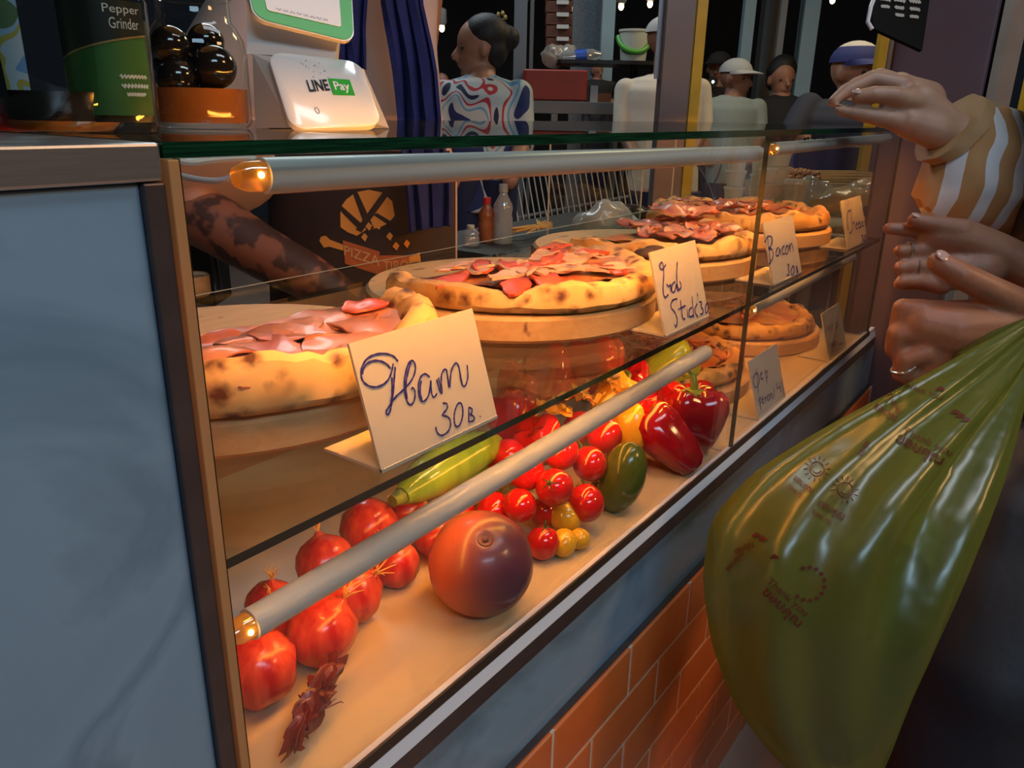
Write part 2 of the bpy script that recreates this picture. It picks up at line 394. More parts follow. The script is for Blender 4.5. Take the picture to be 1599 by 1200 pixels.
bm_full = None
for r in range(7):
    zc = ztop-ch*(r+.5); x = .7275-bl*9 + (bl/2 if r % 2 else 0)
    while x < 1.95:
        a, b = x+.0016, min(x+bl, 1.95)-.0016
        if b-a > .02:
            if b-a > bl-.01 and bm_full is not None:
                o = bpy.data.objects.new('brick', bm_full); COL.objects.link(o); o.parent = counter
                o.location = Vector(((a+b)/2, -.0065+rb.uniform(-.0006,.0006), zc)) - counter.location
            else:
                o = obj('brick', brick_mesh(b-a), M['brick'], None, smooth=False, origin=(0,0,0)); o.parent = counter
                o.location = Vector(((a+b)/2, -.0065, zc)) - counter.location
                if b-a > bl-.01: bm_full = o.data
        x += bl

# ================================================================== the glass display case
case = thing('display_case', 'glass pizza display case with green edged top and middle shelf', 'display case', (1.0,.24,Z(-.46)))
def pane(name, a, b, clear, edge, axis, parent):
    mb = MB().box(a, b)
    # box faces: 0 bottom 1 top 2 front(-y) 3 +x 4 back(+y) 5 -x
    big = {'y': (2,4), 'z': (0,1), 'x': (3,5)}[axis]
    mb.mi = [0 if i in big else 1 for i in range(6)]
    return obj(name, mb, [clear, edge], parent, smooth=False)
pane('top_plate', (XL,-.004,Z(-.0235)),(1.835,YB,Z(-.0163)), M['plate'], M['edge'], 'z', case)
pane('front_pane', (XL+.0064,-.0065,Z(-.456)),(1.0165,-.0005,Z(-.0237)), M['clear'], M['edgeolive'], 'y', case)
pane('front_pane', (1.0178,-.0065,Z(-.456)),(XR,-.0005,Z(-.0237)), M['clear'], M['edgeolive'], 'y', case)
pane('end_pane', (XR-.006,.0,Z(-.456)),(XR,YB,Z(-.0237)), M['clear'], M['edgelight'], 'x', case)
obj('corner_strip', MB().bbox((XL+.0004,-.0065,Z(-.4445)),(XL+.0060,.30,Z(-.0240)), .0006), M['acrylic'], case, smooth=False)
pane('shelf', (XL+.0092,.0008,Z(-.2467)),(XR-.007,YB,Z(-.2405)), M['clear2'], M['edgedark'], 'z', case)
pane('rear_lip', (XL+.004,YB,Z(-.2467)),(XR-.007,YB+.004,Z(-.215)), M['clear3'], M['edgelight'], 'y', case)
pane('rear_door', (1.285,YB+.006,Z(-.2467)),(1.672,YB+.010,Z(-.0237)), M['clear'], M['edgelight'], 'y', case)
obj('deck', MB().bbox((XL,.0005,Z(-.4625)),(XR-.0065,YB,Z(-.457)), .0008), M['deck'], case, smooth=False)
obj('rear_panel', MB().box((XL,YB-.001,Z(-.457)),(XR-.007,YB+.006,Z(-.2475))), M['backwood'], case, smooth=False)
obj('deck_seam', MB().box((1.0165,.001,Z(-.4575)),(1.0185,.40,Z(-.4566))), mat('seam', (.25,.17,.09), .6), case, smooth=False)

def lamp(label, a, b, r, capamber, glow='glow'):
    a = Vector(a); b = Vector(b); t = (b-a).normalized(); up = (Vector((0,0,1))-t*t.z).normalized(); bk = up.cross(t)
    if bk.y < 0: bk = -bk
    L = thing('led_tube_lamp', label, 'lamp', (a+b)/2, 'led tubes under the glass')
    def arc(a0, a1, n, rr):
        out = []
        for k in range(n+1):
            th = math.radians(a0+(a1-a0)*k/n); out.append((bk*math.cos(th)+up*math.sin(th))*rr)
        return out
    hs = arc(0, 262, 22, r)                      # housing from the back over the top to the underside
    obj('housing', MB().rings([[p+q for q in hs]+[p+up*(-r*.15)+bk*(r*.15)] for p in (a, b)]), M['plastic'], L)
    df = arc(-97, -32, 8, r*.97)
    obj('diffuser', MB().rings([[p+q for q in df]+[p+up*(-r*.2)+bk*(r*.2)] for p in (a+t*.012, b-t*.012)]), M[glow], L)
    rim = arc(254, 263, 3, r*1.012)
    obj('glow_rim', MB().rings([[p+q for q in rim]+[p+q*.9 for q in reversed(rim)] for p in (a+t*.004, b-t*.004)]), mat('glow_tinted_rim', (.85,.30,.10), .35), L)  # orange colour imitates the dim glow along the tube's lower edge
    for s, e in ((-1, a), (1, b)):
        if capamber or s == -1:
            cp = obj('end_cap', MB().lathe([(r*.3,-.001),(r*.85,.001),(r*.8,.010),(r*.55,.016),(r*.15,.018)], e, 18, axis=t*s), M['amber'], L)
            if s == -1:
                obj('lit_contact', MB().ell(e+t*s*.006-bk*r*.82+up*r*.12, r*.18, r*.18, r*.18, 10, 6), M['glowdot'], cp)
    return L
lamp('grey led tube under the glass top above the ham pizza', PY(408,275,.019), PY(1182,240,.019), .0099, True)
lamp('short led tube with printed marks under the glass top end', PY(1207,233,.019), PY(1386,216,.019), .0088, False)
lamp('led tube under the shelf above the onions and tomatoes', PY(390,976,.05), PY(1101,551,.066), .0112, True, 'glow_low')
lamp('short led tube under the shelf above the pepperoni card', PY(1172,484,.066), PY(1330,401,.066), .0105, False, 'glow_low')
mk = MB()
for k, (x0, y0) in enumerate([(1257,217),(1262,216),(1268,215),(1272,216),(1282,214),(1286,215)]):
    a_ = PY(x0,y0,.0101); mk.box((a_.x,a_.y-.0002,a_.z-.002),(a_.x+.006,a_.y+.002,a_.z+.0015))
obj('printed_mark', mk, mat('black_mark', (.01,.01,.01), .5), bpy.data.objects['led_tube_lamp.001'], smooth=False)
# wire leads of the upper tube
w = thing('lamp_cable', 'thin grey lamp cable looped at the case corner', 'cable', PY(300,262,.03))
mb = MB(); pts = [PY(*p,.03) for p in smooth_pts([(252,240),(290,256),(330,249),(400,246),(402,262)],2)]; mb.tube(pts,.0022,8)
obj('upper_lead', mb, M['plastic'], w)
mb = MB(); pts = [PY(*p,.03) for p in smooth_pts([(262,268),(300,280),(345,284),(368,272),(385,280)],2)]; mb.tube(pts,.0016,8)
obj('lower_lead', mb, mat('cable_grey', (.35,.34,.38), .5), w)

# ================================================================== boards
def board(label, cx, cy, zb, R=.184, t=.030, handle=None):
    mb = MB(); e = .004
    mb.lathe([(R-e,0),(R,e),(R,t-e),(R-e,t)], (cx,cy,zb), 64)
    return tag(obj('pizza_board', mb, M['board']), label, 'cutting board', 'round wooden pizza boards')
ZS, ZD = Z(-.2405), Z(-.457)
board('round wooden board under the ham pizza', .405,.258,ZS,.182)
board('round wooden board under the crab stick pizza', .814,.241,ZS,.187)
board('round wooden board under the bacon pizza with the burnt spot', 1.212,.255,ZS,.187)
board('round wooden board under the cheese pizza at the case end', 1.625,.24,ZS,.180)
board('round wooden board on the lower deck beside the bell pepper', 1.245,.245,ZD,.180)
board('round wooden board under the lower pizza by the unreadable card', 1.645,.235,ZD,.178)

# ================================================================== price cards
def card(label, bl, br, zb, yb, htop, flapd, strokes, sc, ink, w, roll=0):
    """bl, br: picture points of the foot; the card leans back, its folded foot lies on the shelf"""
    A = PY(*bl, yb); A.z = zb; B = PY(*br, yb); B.z = zb
    xd = (B-A).normalized(); back = Vector((-xd.y, xd.x, 0))
    up = (Vector((0,0,1))*math.cos(math.radians(17)) + back*math.sin(math.radians(17)))
    n = xd.cross(up).normalized()
    if n.y > 0: n = -n
    C_ = thing('price_card', label, 'price card', (A+B)/2, 'handwritten price cards')
    th = .0022
    face = MB().prism([A, B, B+up*htop, A+up*htop], -n*th)
    fo = obj('card_face', face, M['card'], C_, smooth=False)
    fd = back*flapd
    obj('card_foot', MB().prism([A+V(0,0,.0004), B+V(0,0,.0004), B+fd+V(0,0,.0004), A+fd+V(0,0,.0004)], V(0,0,th)), M['card'], C_, smooth=False)
    mb = MB(); o0 = A + n*.0001
    for st in strokes:
        pts = [(sc[0]+x/sc[2], sc[1]+y/sc[2]) for x, y in st]
        pts = smooth_pts(pts, 2) if len(pts) > 2 else pts
        P3 = [PP(px, py, o0, n) for px, py in pts]
        ribbon(mb, P3, w, n, .0004)
    obj('handwriting', mb, ink, fo, smooth=False, recalc=False)
    return C_
def el(cx, cy, rx, ry, t=0, n=14):
    return [(cx+rx*math.cos(2*math.pi*k/n)*math.cos(t)-ry*math.sin(2*math.pi*k/n)*math.sin(t), cy+rx*math.cos(2*math.pi*k/n)*math.sin(t)+ry*math.sin(2*math.pi*k/n)*math.cos(t)) for k in range(n+1)]
ham = [[(455,468),(430,436),(380,420),(320,425),(270,450),(240,500),(235,560),(262,603),(310,622),(360,610),(398,578),(418,525),(425,480)],
 [(243,545),(255,495),(290,468),(335,460),(385,478),(410,508)],
 [(438,500),(432,560),(426,650),(415,730),(402,775),(388,782),(382,760),(398,738),(440,672),(490,632),(540,572),(560,505),(546,462),(520,466),(500,520),(488,600),(498,690),(525,730),(550,702),(556,645),(542,618),(530,632)],
 [(418,560),(420,640),(412,720)], [(530,470),(508,540),(497,620),(508,690)],
 [(640,560),(612,535),(582,560),(570,620),(580,690),(605,708),(638,664),(646,556),(648,650),(662,686),(682,655)], [(590,580),(580,640),(594,695)],
 [(680,572),(700,650),(714,658),(706,600),(708,535),(735,503),(745,560),(757,638),(760,560),(770,500),(800,468),(815,520),(826,604),(846,620),(866,560),(858,488)], [(690,560),(708,640)], [(738,515),(752,620)], [(806,490),(830,600)],
 [(715,712),(740,712),(746,740),(715,777),(712,786),(750,790),(766,830),(750,880),(710,906),(682,888),(674,850)], el(808,780,25,72,.12),
 [(868,735),(868,822)], [(868,737),(890,745),(886,772),(870,780),(900,787),(902,815),(868,823)], [(932,788),(938,793)]]
card('white card reading Ham 30B propped before the ham pizza', (597,745),(777,655), ZS+.0003, .011, .093, .060, ham, (500,440,3.75), M['ink'], .0014)
crab = [[(222,800),(204,832),(186,822),(188,792),(205,785),(212,850),(204,940),(214,1000),(238,975)], [(228,915),(240,932),(252,910),(252,962)],
 [(278,900),(256,918),(258,966),(276,960),(286,900),(290,962),(302,940)], [(290,785),(284,880),(298,962),(316,925),(302,898)],
 [(290,1000),(258,1008),(248,1050),(280,1082),(292,1130),(282,1172),(272,1150)], [(308,1008),(320,1122),(336,1118)], [(294,1064),(338,1040)], [(346,1060),(352,1112)],
 [(376,1050),(356,1066),(360,1112),(382,1098)], [(376,985),(386,1112)], [(406,1028),(386,1070),(412,1110)], [(404,968),(411,986)],
 [(418,1020),(436,1018),(426,1050),(442,1062),(440,1090),(424,1090)], el(462,1056,9,28,.1), [(476,1082),(481,1087)]]
card('white card reading Crab Stick 30 between two pizzas', (1040,530),(1108,490), ZS+.0003, .011, .098, .060, crab, (980,200,3.75), M['ink'], .0019)
bacon = [[(818,640),(836,800)], [(800,672),(820,630),(850,640),(842,690),(820,710),(850,708),(852,760),(826,800)], [(800,700),(812,764)],
 [(882,698),(866,720),(870,756),(886,740),(890,698),(896,748)], [(916,690),(902,705),(906,742),(920,735)], el(932,714,8,25,.1), [(944,682),(952,735),(948,692),(960,668),(970,722)],
 [(934,800),(946,800),(938,826),(948,842),(940,866),(930,860)], el(966,836,8,28,.1), [(985,808),(992,852)], [(985,810),(996,822),(988,830),(1000,842),(992,852)]]
card('white card reading Bacon 30B behind the glass seam', (1208,450),(1252,428), ZS+.0003, .011, .095, .060, bacon, (980,200,3.75), M['ink'], .0024)
cheese = [[(1306,482),(1288,488),(1282,540),(1292,600),(1302,622),(1312,600)], [(1304,480),(1318,606)], [(1318,560),(1326,548),(1332,596)],
 [(1336,572),(1346,560),(1338,552),(1336,590),(1348,590)], [(1350,566),(1358,556),(1351,548),(1350,584),(1360,584)], [(1364,545),(1360,560),(1368,575),(1362,585)], [(1370,560),(1378,548),(1372,545),(1372,578),(1382,572)],
 [(1368,630),(1378,628),(1372,642),(1380,650),(1374,668)], el(1390,645,6,18,.1)]
card('white card reading Cheese 30 at the case end', (1325,390),(1355,375), ZS+.0003, .011, .095, .060, cheese, (980,200,3.75), M['ink'], .0030)
pep = [[(626,606),(640,770)], [(628,630),(604,660),(604,712),(622,742),(648,700),(640,640),(618,632)], [(652,652),(668,632),(656,628),(654,680),(674,672)], [(686,608),(698,705)], [(686,640),(700,612),(706,660),(694,672)],
 [(644,812),(658,892)], [(640,830),(650,800),(662,826),(652,850)], [(664,830),(676,812),(668,802),(666,845),(680,840)], [(682,800),(690,838),(688,808),(698,798)], el(708,806,7,20,.1), [(720,772),(726,824),(724,786),(734,770),(740,818)], [(744,730),(750,805)],
 [(768,700),(766,745),(790,730)], [(788,690),(794,770)], [(802,676),(808,752),(820,800)]]
card('white card reading Pepperoni 40 on the lower deck', (1185,662),(1228,620), ZD+.0003, .006, .098, .062, pep, (1040,440,4.4416), M['ink2'], .0025)
mex = [[(1108,360),(1112,300),(1122,345),(1134,292),(1140,350)], [(1146,330),(1158,300),(1150,290),(1148,345)], [(1176,290),(1192,300),(1178,330)], [(1132,430),(1140,472),(1146,415),(1152,465),(1160,405),(1168,460),(1176,400),(1182,448)], [(1196,436),(1226,430)]]
card('white card with faint scribbled words by the lower case end', (1295,567),(1322,545), ZD+.0003, .006, .098, .062, mex, (1040,440,4.4416), M['ink2'], .0028)

# ================================================================== pizzas
M['crust'] = charred('baked_crust', (.86,.58,.24), (.62,.27,.06), (.12,.035,.012), 14, 46, .36)
M['crust2'] = charred('browned_crust', (.76,.45,.14), (.52,.22,.05), (.10,.035,.015), 18, 52, .32)
M['cheese'] = mat('melted_cheese', (.72,.42,.16), .35, 0, (.62,.20,.07), 26, bump=.5, bscale=50, coat=.2, lo=.42, hi=.6)
M['sauce'] = mat('tomato_sauce', (.55,.10,.04), .3, 0, (.68,.30,.11), 22, bump=.5, bscale=55, coat=.3)
M['ham'] = mat('cooked_ham', (.46,.12,.085), .34, 0, (.60,.25,.14), 22, bump=.25, bscale=40, coat=.25)
M['crab'] = mat('crab_stick_red', (.72,.07,.03), .35, 0, (.78,.16,.07), 30, bump=.2, bscale=80, coat=.2)
M['crabw'] = mat('crab_stick_pale', (.74,.50,.38), .4, 0, (.66,.34,.24), 34, bump=.3, bscale=80)
M['bacon'] = mat('bacon', (.55,.12,.09), .35, 0, (.75,.40,.26), 30, bump=.3, bscale=60, coat=.2)
M['pepperoni'] = mat('browned_topping', (.42,.10,.03), .4, 0, (.62,.22,.06), 40, bump=.4, bscale=70)
M['burnt'] = mat('burnt_blister', (.025,.012,.010), .7, 0, (.06,.025,.015), 40, bump=.5, bscale=60)
M['herb'] = mat('herb_flake', (.05,.07,.02), .7)
def nz(x, y, z): return noise.noise(Vector((x, y, z)))
def pizza(label, cx, cy, zb, R, a0, a1, seed, crust, top, hc=.023, dome=0.0, wob=.03, bz=.012):
    P = thing('pizza', label, 'pizza', (cx,cy,zb), 'pizzas on round boards')
    full = (a1-a0) > 359
    na = max(24, int((a1-a0)/4)); mb = MB(); rs = []
    def Rr(th): return R*(1+wob*nz(math.cos(th)*2+seed, math.sin(th)*2, seed*.7) + wob*.4*nz(math.cos(th)*6, math.sin(th)*6+seed, 3))
    def Hc(th): return hc*(1+.38*nz(math.cos(th)*3.1, math.sin(th)*3.1+seed, 9.1) + .22*nz(math.cos(th)*8+seed, math.sin(th)*8, 4.4))
    base_z = lambda r, th: bz + dome*(1-(r/R)**2) + .004*nz(r*30*math.cos(th)+seed, r*30*math.sin(th), 2)
    for k in range(na+(0 if full else 1)):
        th = math.radians(a0+(a1-a0)*k/na); r_ = Rr(th); h = Hc(th)
        wq = .036*(1+.3*nz(math.cos(th)*4, seed, math.sin(th)*4))
        pr = [(.002,0),(r_*.5,0),(r_-.016,0),(r_-.005,.003),(r_,.010),(r_-.001,h*.62),(r_-.006,h*.9),(r_-.015,h),(r_-.025,h*.93),(r_-wq,max(h*.62,.011)),(r_-wq-.009,base_z(r_-wq-.009,th))]
        rin = r_-wq-.009
        for q in (.75,.5,.25,.01): pr.append((rin*q, base_z(rin*q, th)))
        rs.append([V(cx+r*math.cos(th)+.0015*nz(r*60,th*9,seed), cy+r*math.sin(th), zb+.0006+z+.0018*nz(r*70*math.cos(th),r*70*math.sin(th),z*80+seed)*(z > .004)) for r, z in pr])
    if full: rs.append(rs[0])
    mb.rings(rs, not full, not full, close=True)
    obj('crust', mb, crust, P)
    # melted layer just above the dough
    mt = MB()
    def lay(u, v):
        th = math.radians(a0+2+(a1-a0-4)*u) if not full else math.radians(a0+(a1-a0)*u)
        r = (Rr(th)-.036)*(.03+.97*v)*(1+.05*nz(math.cos(th)*7, math.sin(th)*7, seed+v))
        return V(cx+r*math.cos(th), cy+r*math.sin(th), zb+base_z(r, th)+.0028+.004*max(0, nz(r*45*math.cos(th), r*45*math.sin(th), seed+5))+.006*max(0, v-.86)/.14)
    mt.grid(lay, na, 10)
    obj('cheese_layer', mt, top, P)
    def pt(r, deg):
        th = math.radians(deg); return V(cx+r*math.cos(th), cy+r*math.sin(th), zb+base_z(r, th)+.004)
    return P, pt, Rr
def slab(P, name, m_, c, L, W, ang, seed, amp=.006, th=.002, nu=16, nv=10):
    """a limp slice lying in folds"""
    ca, sa = math.cos(ang), math.sin(ang)
    def fn(u, v):
        a_, b_ = 2*u-1, 2*v-1; x = a_*math.sqrt(1-b_*b_*.5)*L*.56*(1+.15*nz(v*3, seed, 1)); y = b_*math.sqrt(1-a_*a_*.5)*W*.56*(1+.25*nz(u*3, seed, 7))
        z = amp*(.75*nz(u*2.0+seed, v*2.0, 3)+.22*math.sin(u*7+seed+v*2)) + amp*.75
        return V(c[0]+x*ca-y*sa, c[1]+x*sa+y*ca, c[2]+z)
    return obj(name, MB().grid(fn, nu, nv, th), m_, P)
rg = random.Random(11)
BT = ZS+.030; BL = ZD+.030
# ham
P, pt, Rr = pizza('half eaten ham pizza with folded pink ham slices', .405,.250,BT,.184,-152,-14, 1.3, M['crust'], M['cheese'], .042, .0, .02, .010)
for r, a, L, W, an in [(.075,-140,.085,.06,.3),(.12,-118,.10,.06,.8),(.085,-95,.10,.07,1.2),(.125,-78,.09,.06,.5),(.07,-50,.11,.07,.1),(.12,-38,.09,.06,1.0),(.115,-26,.08,.06,.4),(.04,-80,.09,.05,0)]:
    slab(P, 'ham_slice', M['ham'], pt(r, a)+V(0,0,.004), L*1.1, W*1.1, an, r*90+a, .008, .0018)
slab(P, 'sauce_patch', M['crab'], pt(.125,-22)+V(0,0,.012), .05,.035,.2, 3, .006)
slab(P, 'sauce_patch', M['crab'], pt(.145,-122)+V(0,0,.004), .05,.02,.7, 5, .004)
# crab stick
P, pt, Rr = pizza('crab stick pizza with red strips and a missing quarter', .814,.236,BT,.185,-200,18, 4.7, M['crust'], M['sauce'], .030, .004, .03, .015)
for k in range(28):
    a = -195+k*7.6+rg.uniform(-4,4); r = rg.uniform(.04,.135)
    slab(P, 'crab_strip', M['crab'] if k % 2 else M['crabw'], pt(r, a)+V(0,0,.004), rg.uniform(.055,.085), rg.uniform(.018,.03), rg.uniform(-.6,1.0), k*3.1, .006, .003, 8, 3)
for k in range(7):
    slab(P, 'onion_sliver', M['crabw'], pt(rg.uniform(.05,.13), -190+k*29)+V(0,0,.009), .05,.006, rg.uniform(0,3), k+40, .004, .0012, 8, 2)
# bacon
P, pt, Rr = pizza('bacon pizza with one big burnt crust blister', 1.212,.250,BT,.180,-194,6, 8.2, M['crust'], M['cheese'], .028, .006, .03, .015)
for k in range(14):
    a = -180+k*13.5; r = rg.uniform(.03,.125)
    slab(P, 'bacon_rasher', M['bacon'] if k % 3 else M['ham'], pt(r, a)+V(0,0,.006), rg.uniform(.06,.10), rg.uniform(.03,.045), rg.uniform(-.5,1.2), k*1.7, .010, .0022)
for r, a in [(.05,-20),(.08,-5),(.1,-35)]:
    slab(P, 'bacon_rasher', M['bacon'], pt(r, a)+V(0,0,.022), .09,.06, rg.uniform(0,1), r*77, .016, .002)
bb = MB()
for px, py, s in [(1006,397,.019),(1022,392,.021),(1040,399,.015)]:
    p = PZ(px, py, BT+.027); bb.ell(p, s, s*.8, .008)
organic('burnt_blister', bb, M['burnt'], P, .003, 3)
# cheese
P, pt, Rr = pizza('whole cheese pizza with a puffed crust bubble', 1.622,.245,BT,.178,0,360, 12.6, M['crust2'], M['sauce'], .034, .008)
for k in range(16):
    slab(P, 'browned_flake', M['ham'] if k % 3 else M['pepperoni'], pt(rg.uniform(.02,.125), k*23)+V(0,0,.005), rg.uniform(.04,.07), rg.uniform(.03,.045), rg.uniform(0,3), k*2.3, .010, .002)
for k in range(30):
    p = pt(rg.uniform(.01,.13), rg.uniform(0,360))+V(0,0,.016); obj('herb_flake', MB().ell(p, .003,.002,.0015, 6, 4), M['herb'], P)
bub = MB()
for q, s in [((1030,338),.026),((1046,333),.034),((1066,336),.026)]: bub.ell(PZ(*q, BT+.03), s, s, s*.75)
organic('crust_bubble', bub, M['crust2'], P, .004, 3)
# lower deck
P, pt, Rr = pizza('plump lower deck pizza by the card with faint words', 1.640,.240,BL,.172,0,360, 21.4, M['crust2'], M['cheese'], .030, .014)
for k in range(12):
    slab(P, 'ham_shred', M['bacon'] if k % 2 else M['pepperoni'], pt(rg.uniform(.02,.11), k*31)+V(0,0,.006), rg.uniform(.03,.06), rg.uniform(.02,.03), rg.uniform(0,3), k*2.9, .008, .002)
P, pt, Rr = pizza('pepperoni pizza with shredded topping behind the red bell pepper', 1.245,.250,BL,.172,0,360, 27.7, M['crust2'], M['sauce'], .028, .012)
for k in range(34):
    c = pt(rg.uniform(.02,.13), rg.uniform(0,360))+V(0,0,.010); a = rg.uniform(0,6.3)
    pts = [c+V(math.cos(a+t*4)*.022*(1-t*.3), math.sin(a+t*4)*.022*(1-t*.3), .004*math.sin(t*7)) for t in [i/9 for i in range(10)]]
    obj('topping_curl', MB().tube(pts, .0026, 5), M['pepperoni'] if k % 2 else M['bacon'], P)

# ================================================================== vegetables on the deck
def streaked(name, a, b_, rough=.25, coat=.4, scale=26):
    m_, nt, N, L, b = nodes(name); b.inputs['Roughness'].default_value = rough; b.inputs['Coat Weight'].default_value = coat; b.inputs['Coat Roughness'].default_value = .15
    tc = N.new('ShaderNodeTexCoord'); mp = N.new('ShaderNodeMapping'); mp.inputs['Scale'].default_value = (1,1,.12); L.new(tc.outputs['Object'], mp.inputs[0])
    n = N.new('ShaderNodeTexNoise'); n.inputs['Scale'].default_value = scale*3; n.inputs['Detail'].default_value = 4; L.new(mp.outputs[0], n.inputs['Vector'])
    r = ramp(nt, [(.35, a), (.65, b_)]); L.new(n.outputs['Fac'], r.inputs[0]); L.new(r.outputs[0], b.inputs['Base Color'])
    bp = N.new('ShaderNodeBump'); bp.inputs['Strength'].default_value = .25; bp.inputs['Distance'].default_value = .002; L.new(n.outputs['Fac'], bp.inputs['Height']); L.new(bp.outputs[0], b.inputs['Normal'])
    return m_
M['onion'] = streaked('red_onion_skin', (.46,.014,.018), (.74,.10,.055))
M['root'] = mat('straw_roots', (.75,.45,.12), .6)
M['tomato'] = mat('tomato_skin', (.66,.008,.018), .12, 0, (.58,.012,.012), 12, coat=.7)
M['calyx'] = mat('tomato_calyx', (.05,.09,.02), .6)
M['redpep'] = mat('red_pepper_skin', (.42,.006,.016), .14, 0, (.30,.006,.012), 8, coat=.8)
M['stem'] = mat('pepper_stem', (.22,.32,.05), .5, 0, (.14,.22,.04), 30)
M['green'] = mat('light_green_skin', (.30,.52,.05), .2, 0, (.16,.34,.03), 30, stretch=(1,1,.2), coat=.5)
M['dkgreen'] = mat('dark_green_skin', (.10,.14,.02), .22, 0, (.06,.085,.015), 14, coat=.5)
M['ylgreen'] = mat('yellow_green_skin', (.55,.60,.04), .2, 0, (.40,.52,.04), 14, coat=.6)
M['yellow'] = mat('yellow_skin', (.85,.52,.03), .18, 0, (.75,.36,.02), 16, coat=.6)
M['husk'] = mat('dry_red_husk', (.20,.022,.022), .5, 0, (.10,.012,.014), 40, bump=.4, bscale=60, coat=.2)
def eggmat():
    m_, nt, N, L, b = nodes('purple_orange_skin'); b.inputs['Roughness'].default_value = .38; b.inputs['Coat Weight'].default_value = .3; b.inputs['Coat Roughness'].default_value = .14
    tc = N.new('ShaderNodeTexCoord'); mp = N.new('ShaderNodeMapping'); mp.inputs['Rotation'].default_value = (0,.2,math.radians(54)); L.new(tc.outputs['Object'], mp.inputs[0])
    g = N.new('ShaderNodeSeparateXYZ'); L.new(mp.outputs[0], g.inputs[0])
    mr = N.new('ShaderNodeMapRange'); mr.inputs[1].default_value = -.05; mr.inputs[2].default_value = .05; L.new(g.outputs['X'], mr.inputs[0])
    r = ramp(nt, [(.2, (.52,.11,.035)), (.55, (.28,.07,.075)), (.85, (.13,.035,.075))]); L.new(mr.outputs[0], r.inputs[0]); L.new(r.outputs[0], b.inputs['Base Color']); return m_
M['eggplant'] = eggmat()

def dep(p): return (p-CAM).dot(CF)
def at_h(px, py, rpx, lift=1.0):
    """centre of a ball whose picture is a disc of rpx pixels, resting on the deck (lift=1) or heaped higher"""
    h = .03
    for _ in range(6):
        p = PZ(px, py, ZD+h); r = rpx*dep(p)/FPX; h = r*lift
    return p, r
OL = {0:'red onion lying against the lower led tube cap', 1:'big red onion behind the dried husk bunch', 3:'small red onion next to the big onion and the eggplant', 8:'red onion standing upright with a golden root tuft', 10:'red onion half hidden behind the round eggplant', 5:'smooth red onion lying above the led tube'}
def onion(px, py, rpx, lift, axis, k, fy=None):
    p, r = at_h(px, py, rpx, lift)
    T_ = thing('red_onion', OL.get(k, 'red onion with papery skin in the heap at the case corner'), 'onion', (p.x,p.y,p.z-r), 'red onions heaped on the deck')
    ax = Vector(axis).normalized()
    prof = [(r*.04,-r*1.0),(r*.35,-r*.97),(r*.72,-r*.74),(r*.97,-r*.22),(r*.99,r*.1),(r*.90,r*.46),(r*.68,r*.74),(r*.38,r*.90),(r*.18,r*.99),(r*.10,r*1.10)]
    mb = MB(); q = ax.to_track_quat('Z','Y'); rs = []; n = 28
    for rr, z in prof:
        rs.append([p + q @ V(rr*(1+.03*math.sin(j*2*math.pi/n*7+k))*math.cos(2*math.pi*j/n), rr*(1+.03*math.sin(j*2*math.pi/n*7+k))*math.sin(2*math.pi*j/n), z) for j in range(n)])
    mb.rings(rs); b = obj('bulb', mb, M['onion'], T_)
    rt = MB(); tip = p+q @ V(0,0,r*1.08)
    for j in range(7):
        a = j*.9+k; d = q @ V(math.cos(a)*.5, math.sin(a)*.5, 1)
        rt.tube([tip-d*.002, tip+d*r*.28, tip+d*r*.45+V(math.cos(a),math.sin(a),.3)*r*.2], [.0011,.0008,.0004], 4)
    obj('dry_tuft', rt, M['root'], T_)
for k, a in enumerate([(404,1045,60,1,(-.2,.4,-.8)),(502,984,56,1,(.5,-.3,.75)),(545,925,52,1,(.3,-.6,.6)),(617,880,38,1,(-.3,.3,.9)),(682,838,36,1,(.1,.5,.8)),
    (577,824,46,1.3,(.8,.2,.1)),(636,796,34,1.5,(.6,.5,.3)),(508,880,46,1.3,(.2,.5,.8)),(424,945,40,1.6,(.1,.0,1)),(462,965,42,1.3,(-.3,.5,.6)),(708,812,30,1,(.4,.3,.8))]):
    onion(*a, k)
# dried husk bunch
h0 = PZ(470,1130,ZD+.004); H = thing('dried_husk_bunch', 'bunch of dried dark red husks before the onions', 'dried husk', (h0.x,h0.y,ZD))
hp0, hp1 = PZ(450,1175,ZD+.016), PZ(505,1070,ZD+.022)
ax = (hp1-hp0)
for k in range(20):
    t = k/19; c = hp0+ax*(t*.95); a = k*2.4; s = .034+.016*math.sin(t*3.1)
    dv = V(math.cos(a), math.sin(a), .45*abs(math.sin(a*1.3))+.15).normalized(); tip = c+dv*s*.32+ax.normalized()*(.034+.01*math.sin(k*3))
    side = dv.cross(ax).normalized()
    def leaf(u, v, c=c, tip=tip, side=side, dv=dv, s=s, k=k):
        w_ = s*.52*math.sin(math.pi*(.12+.83*u)); p = c+(tip-c)*u
        return p + side*w_*(v-.5) + dv*(.008*(v-.5)**2*4*-1+.006*nz(u*4,v*4,k)) + V(0,0,0)
    mb = MB().grid(leaf, 7, 4, .0007)
    for p in mb.v: p.z = max(p.z, ZD+.0008)
    obj('husk_leaf', mb, M['husk'], H)
for k in range(3):
    c = hp0+ax*.5; mb = MB().tube([c, c+V(.012+.006*k,-.006*k,.004), c+V(.026,-.008*k+.004,.001)], [.0008,.0006,.0003], 4)
    obj('husk_string', mb, M['husk'], H)
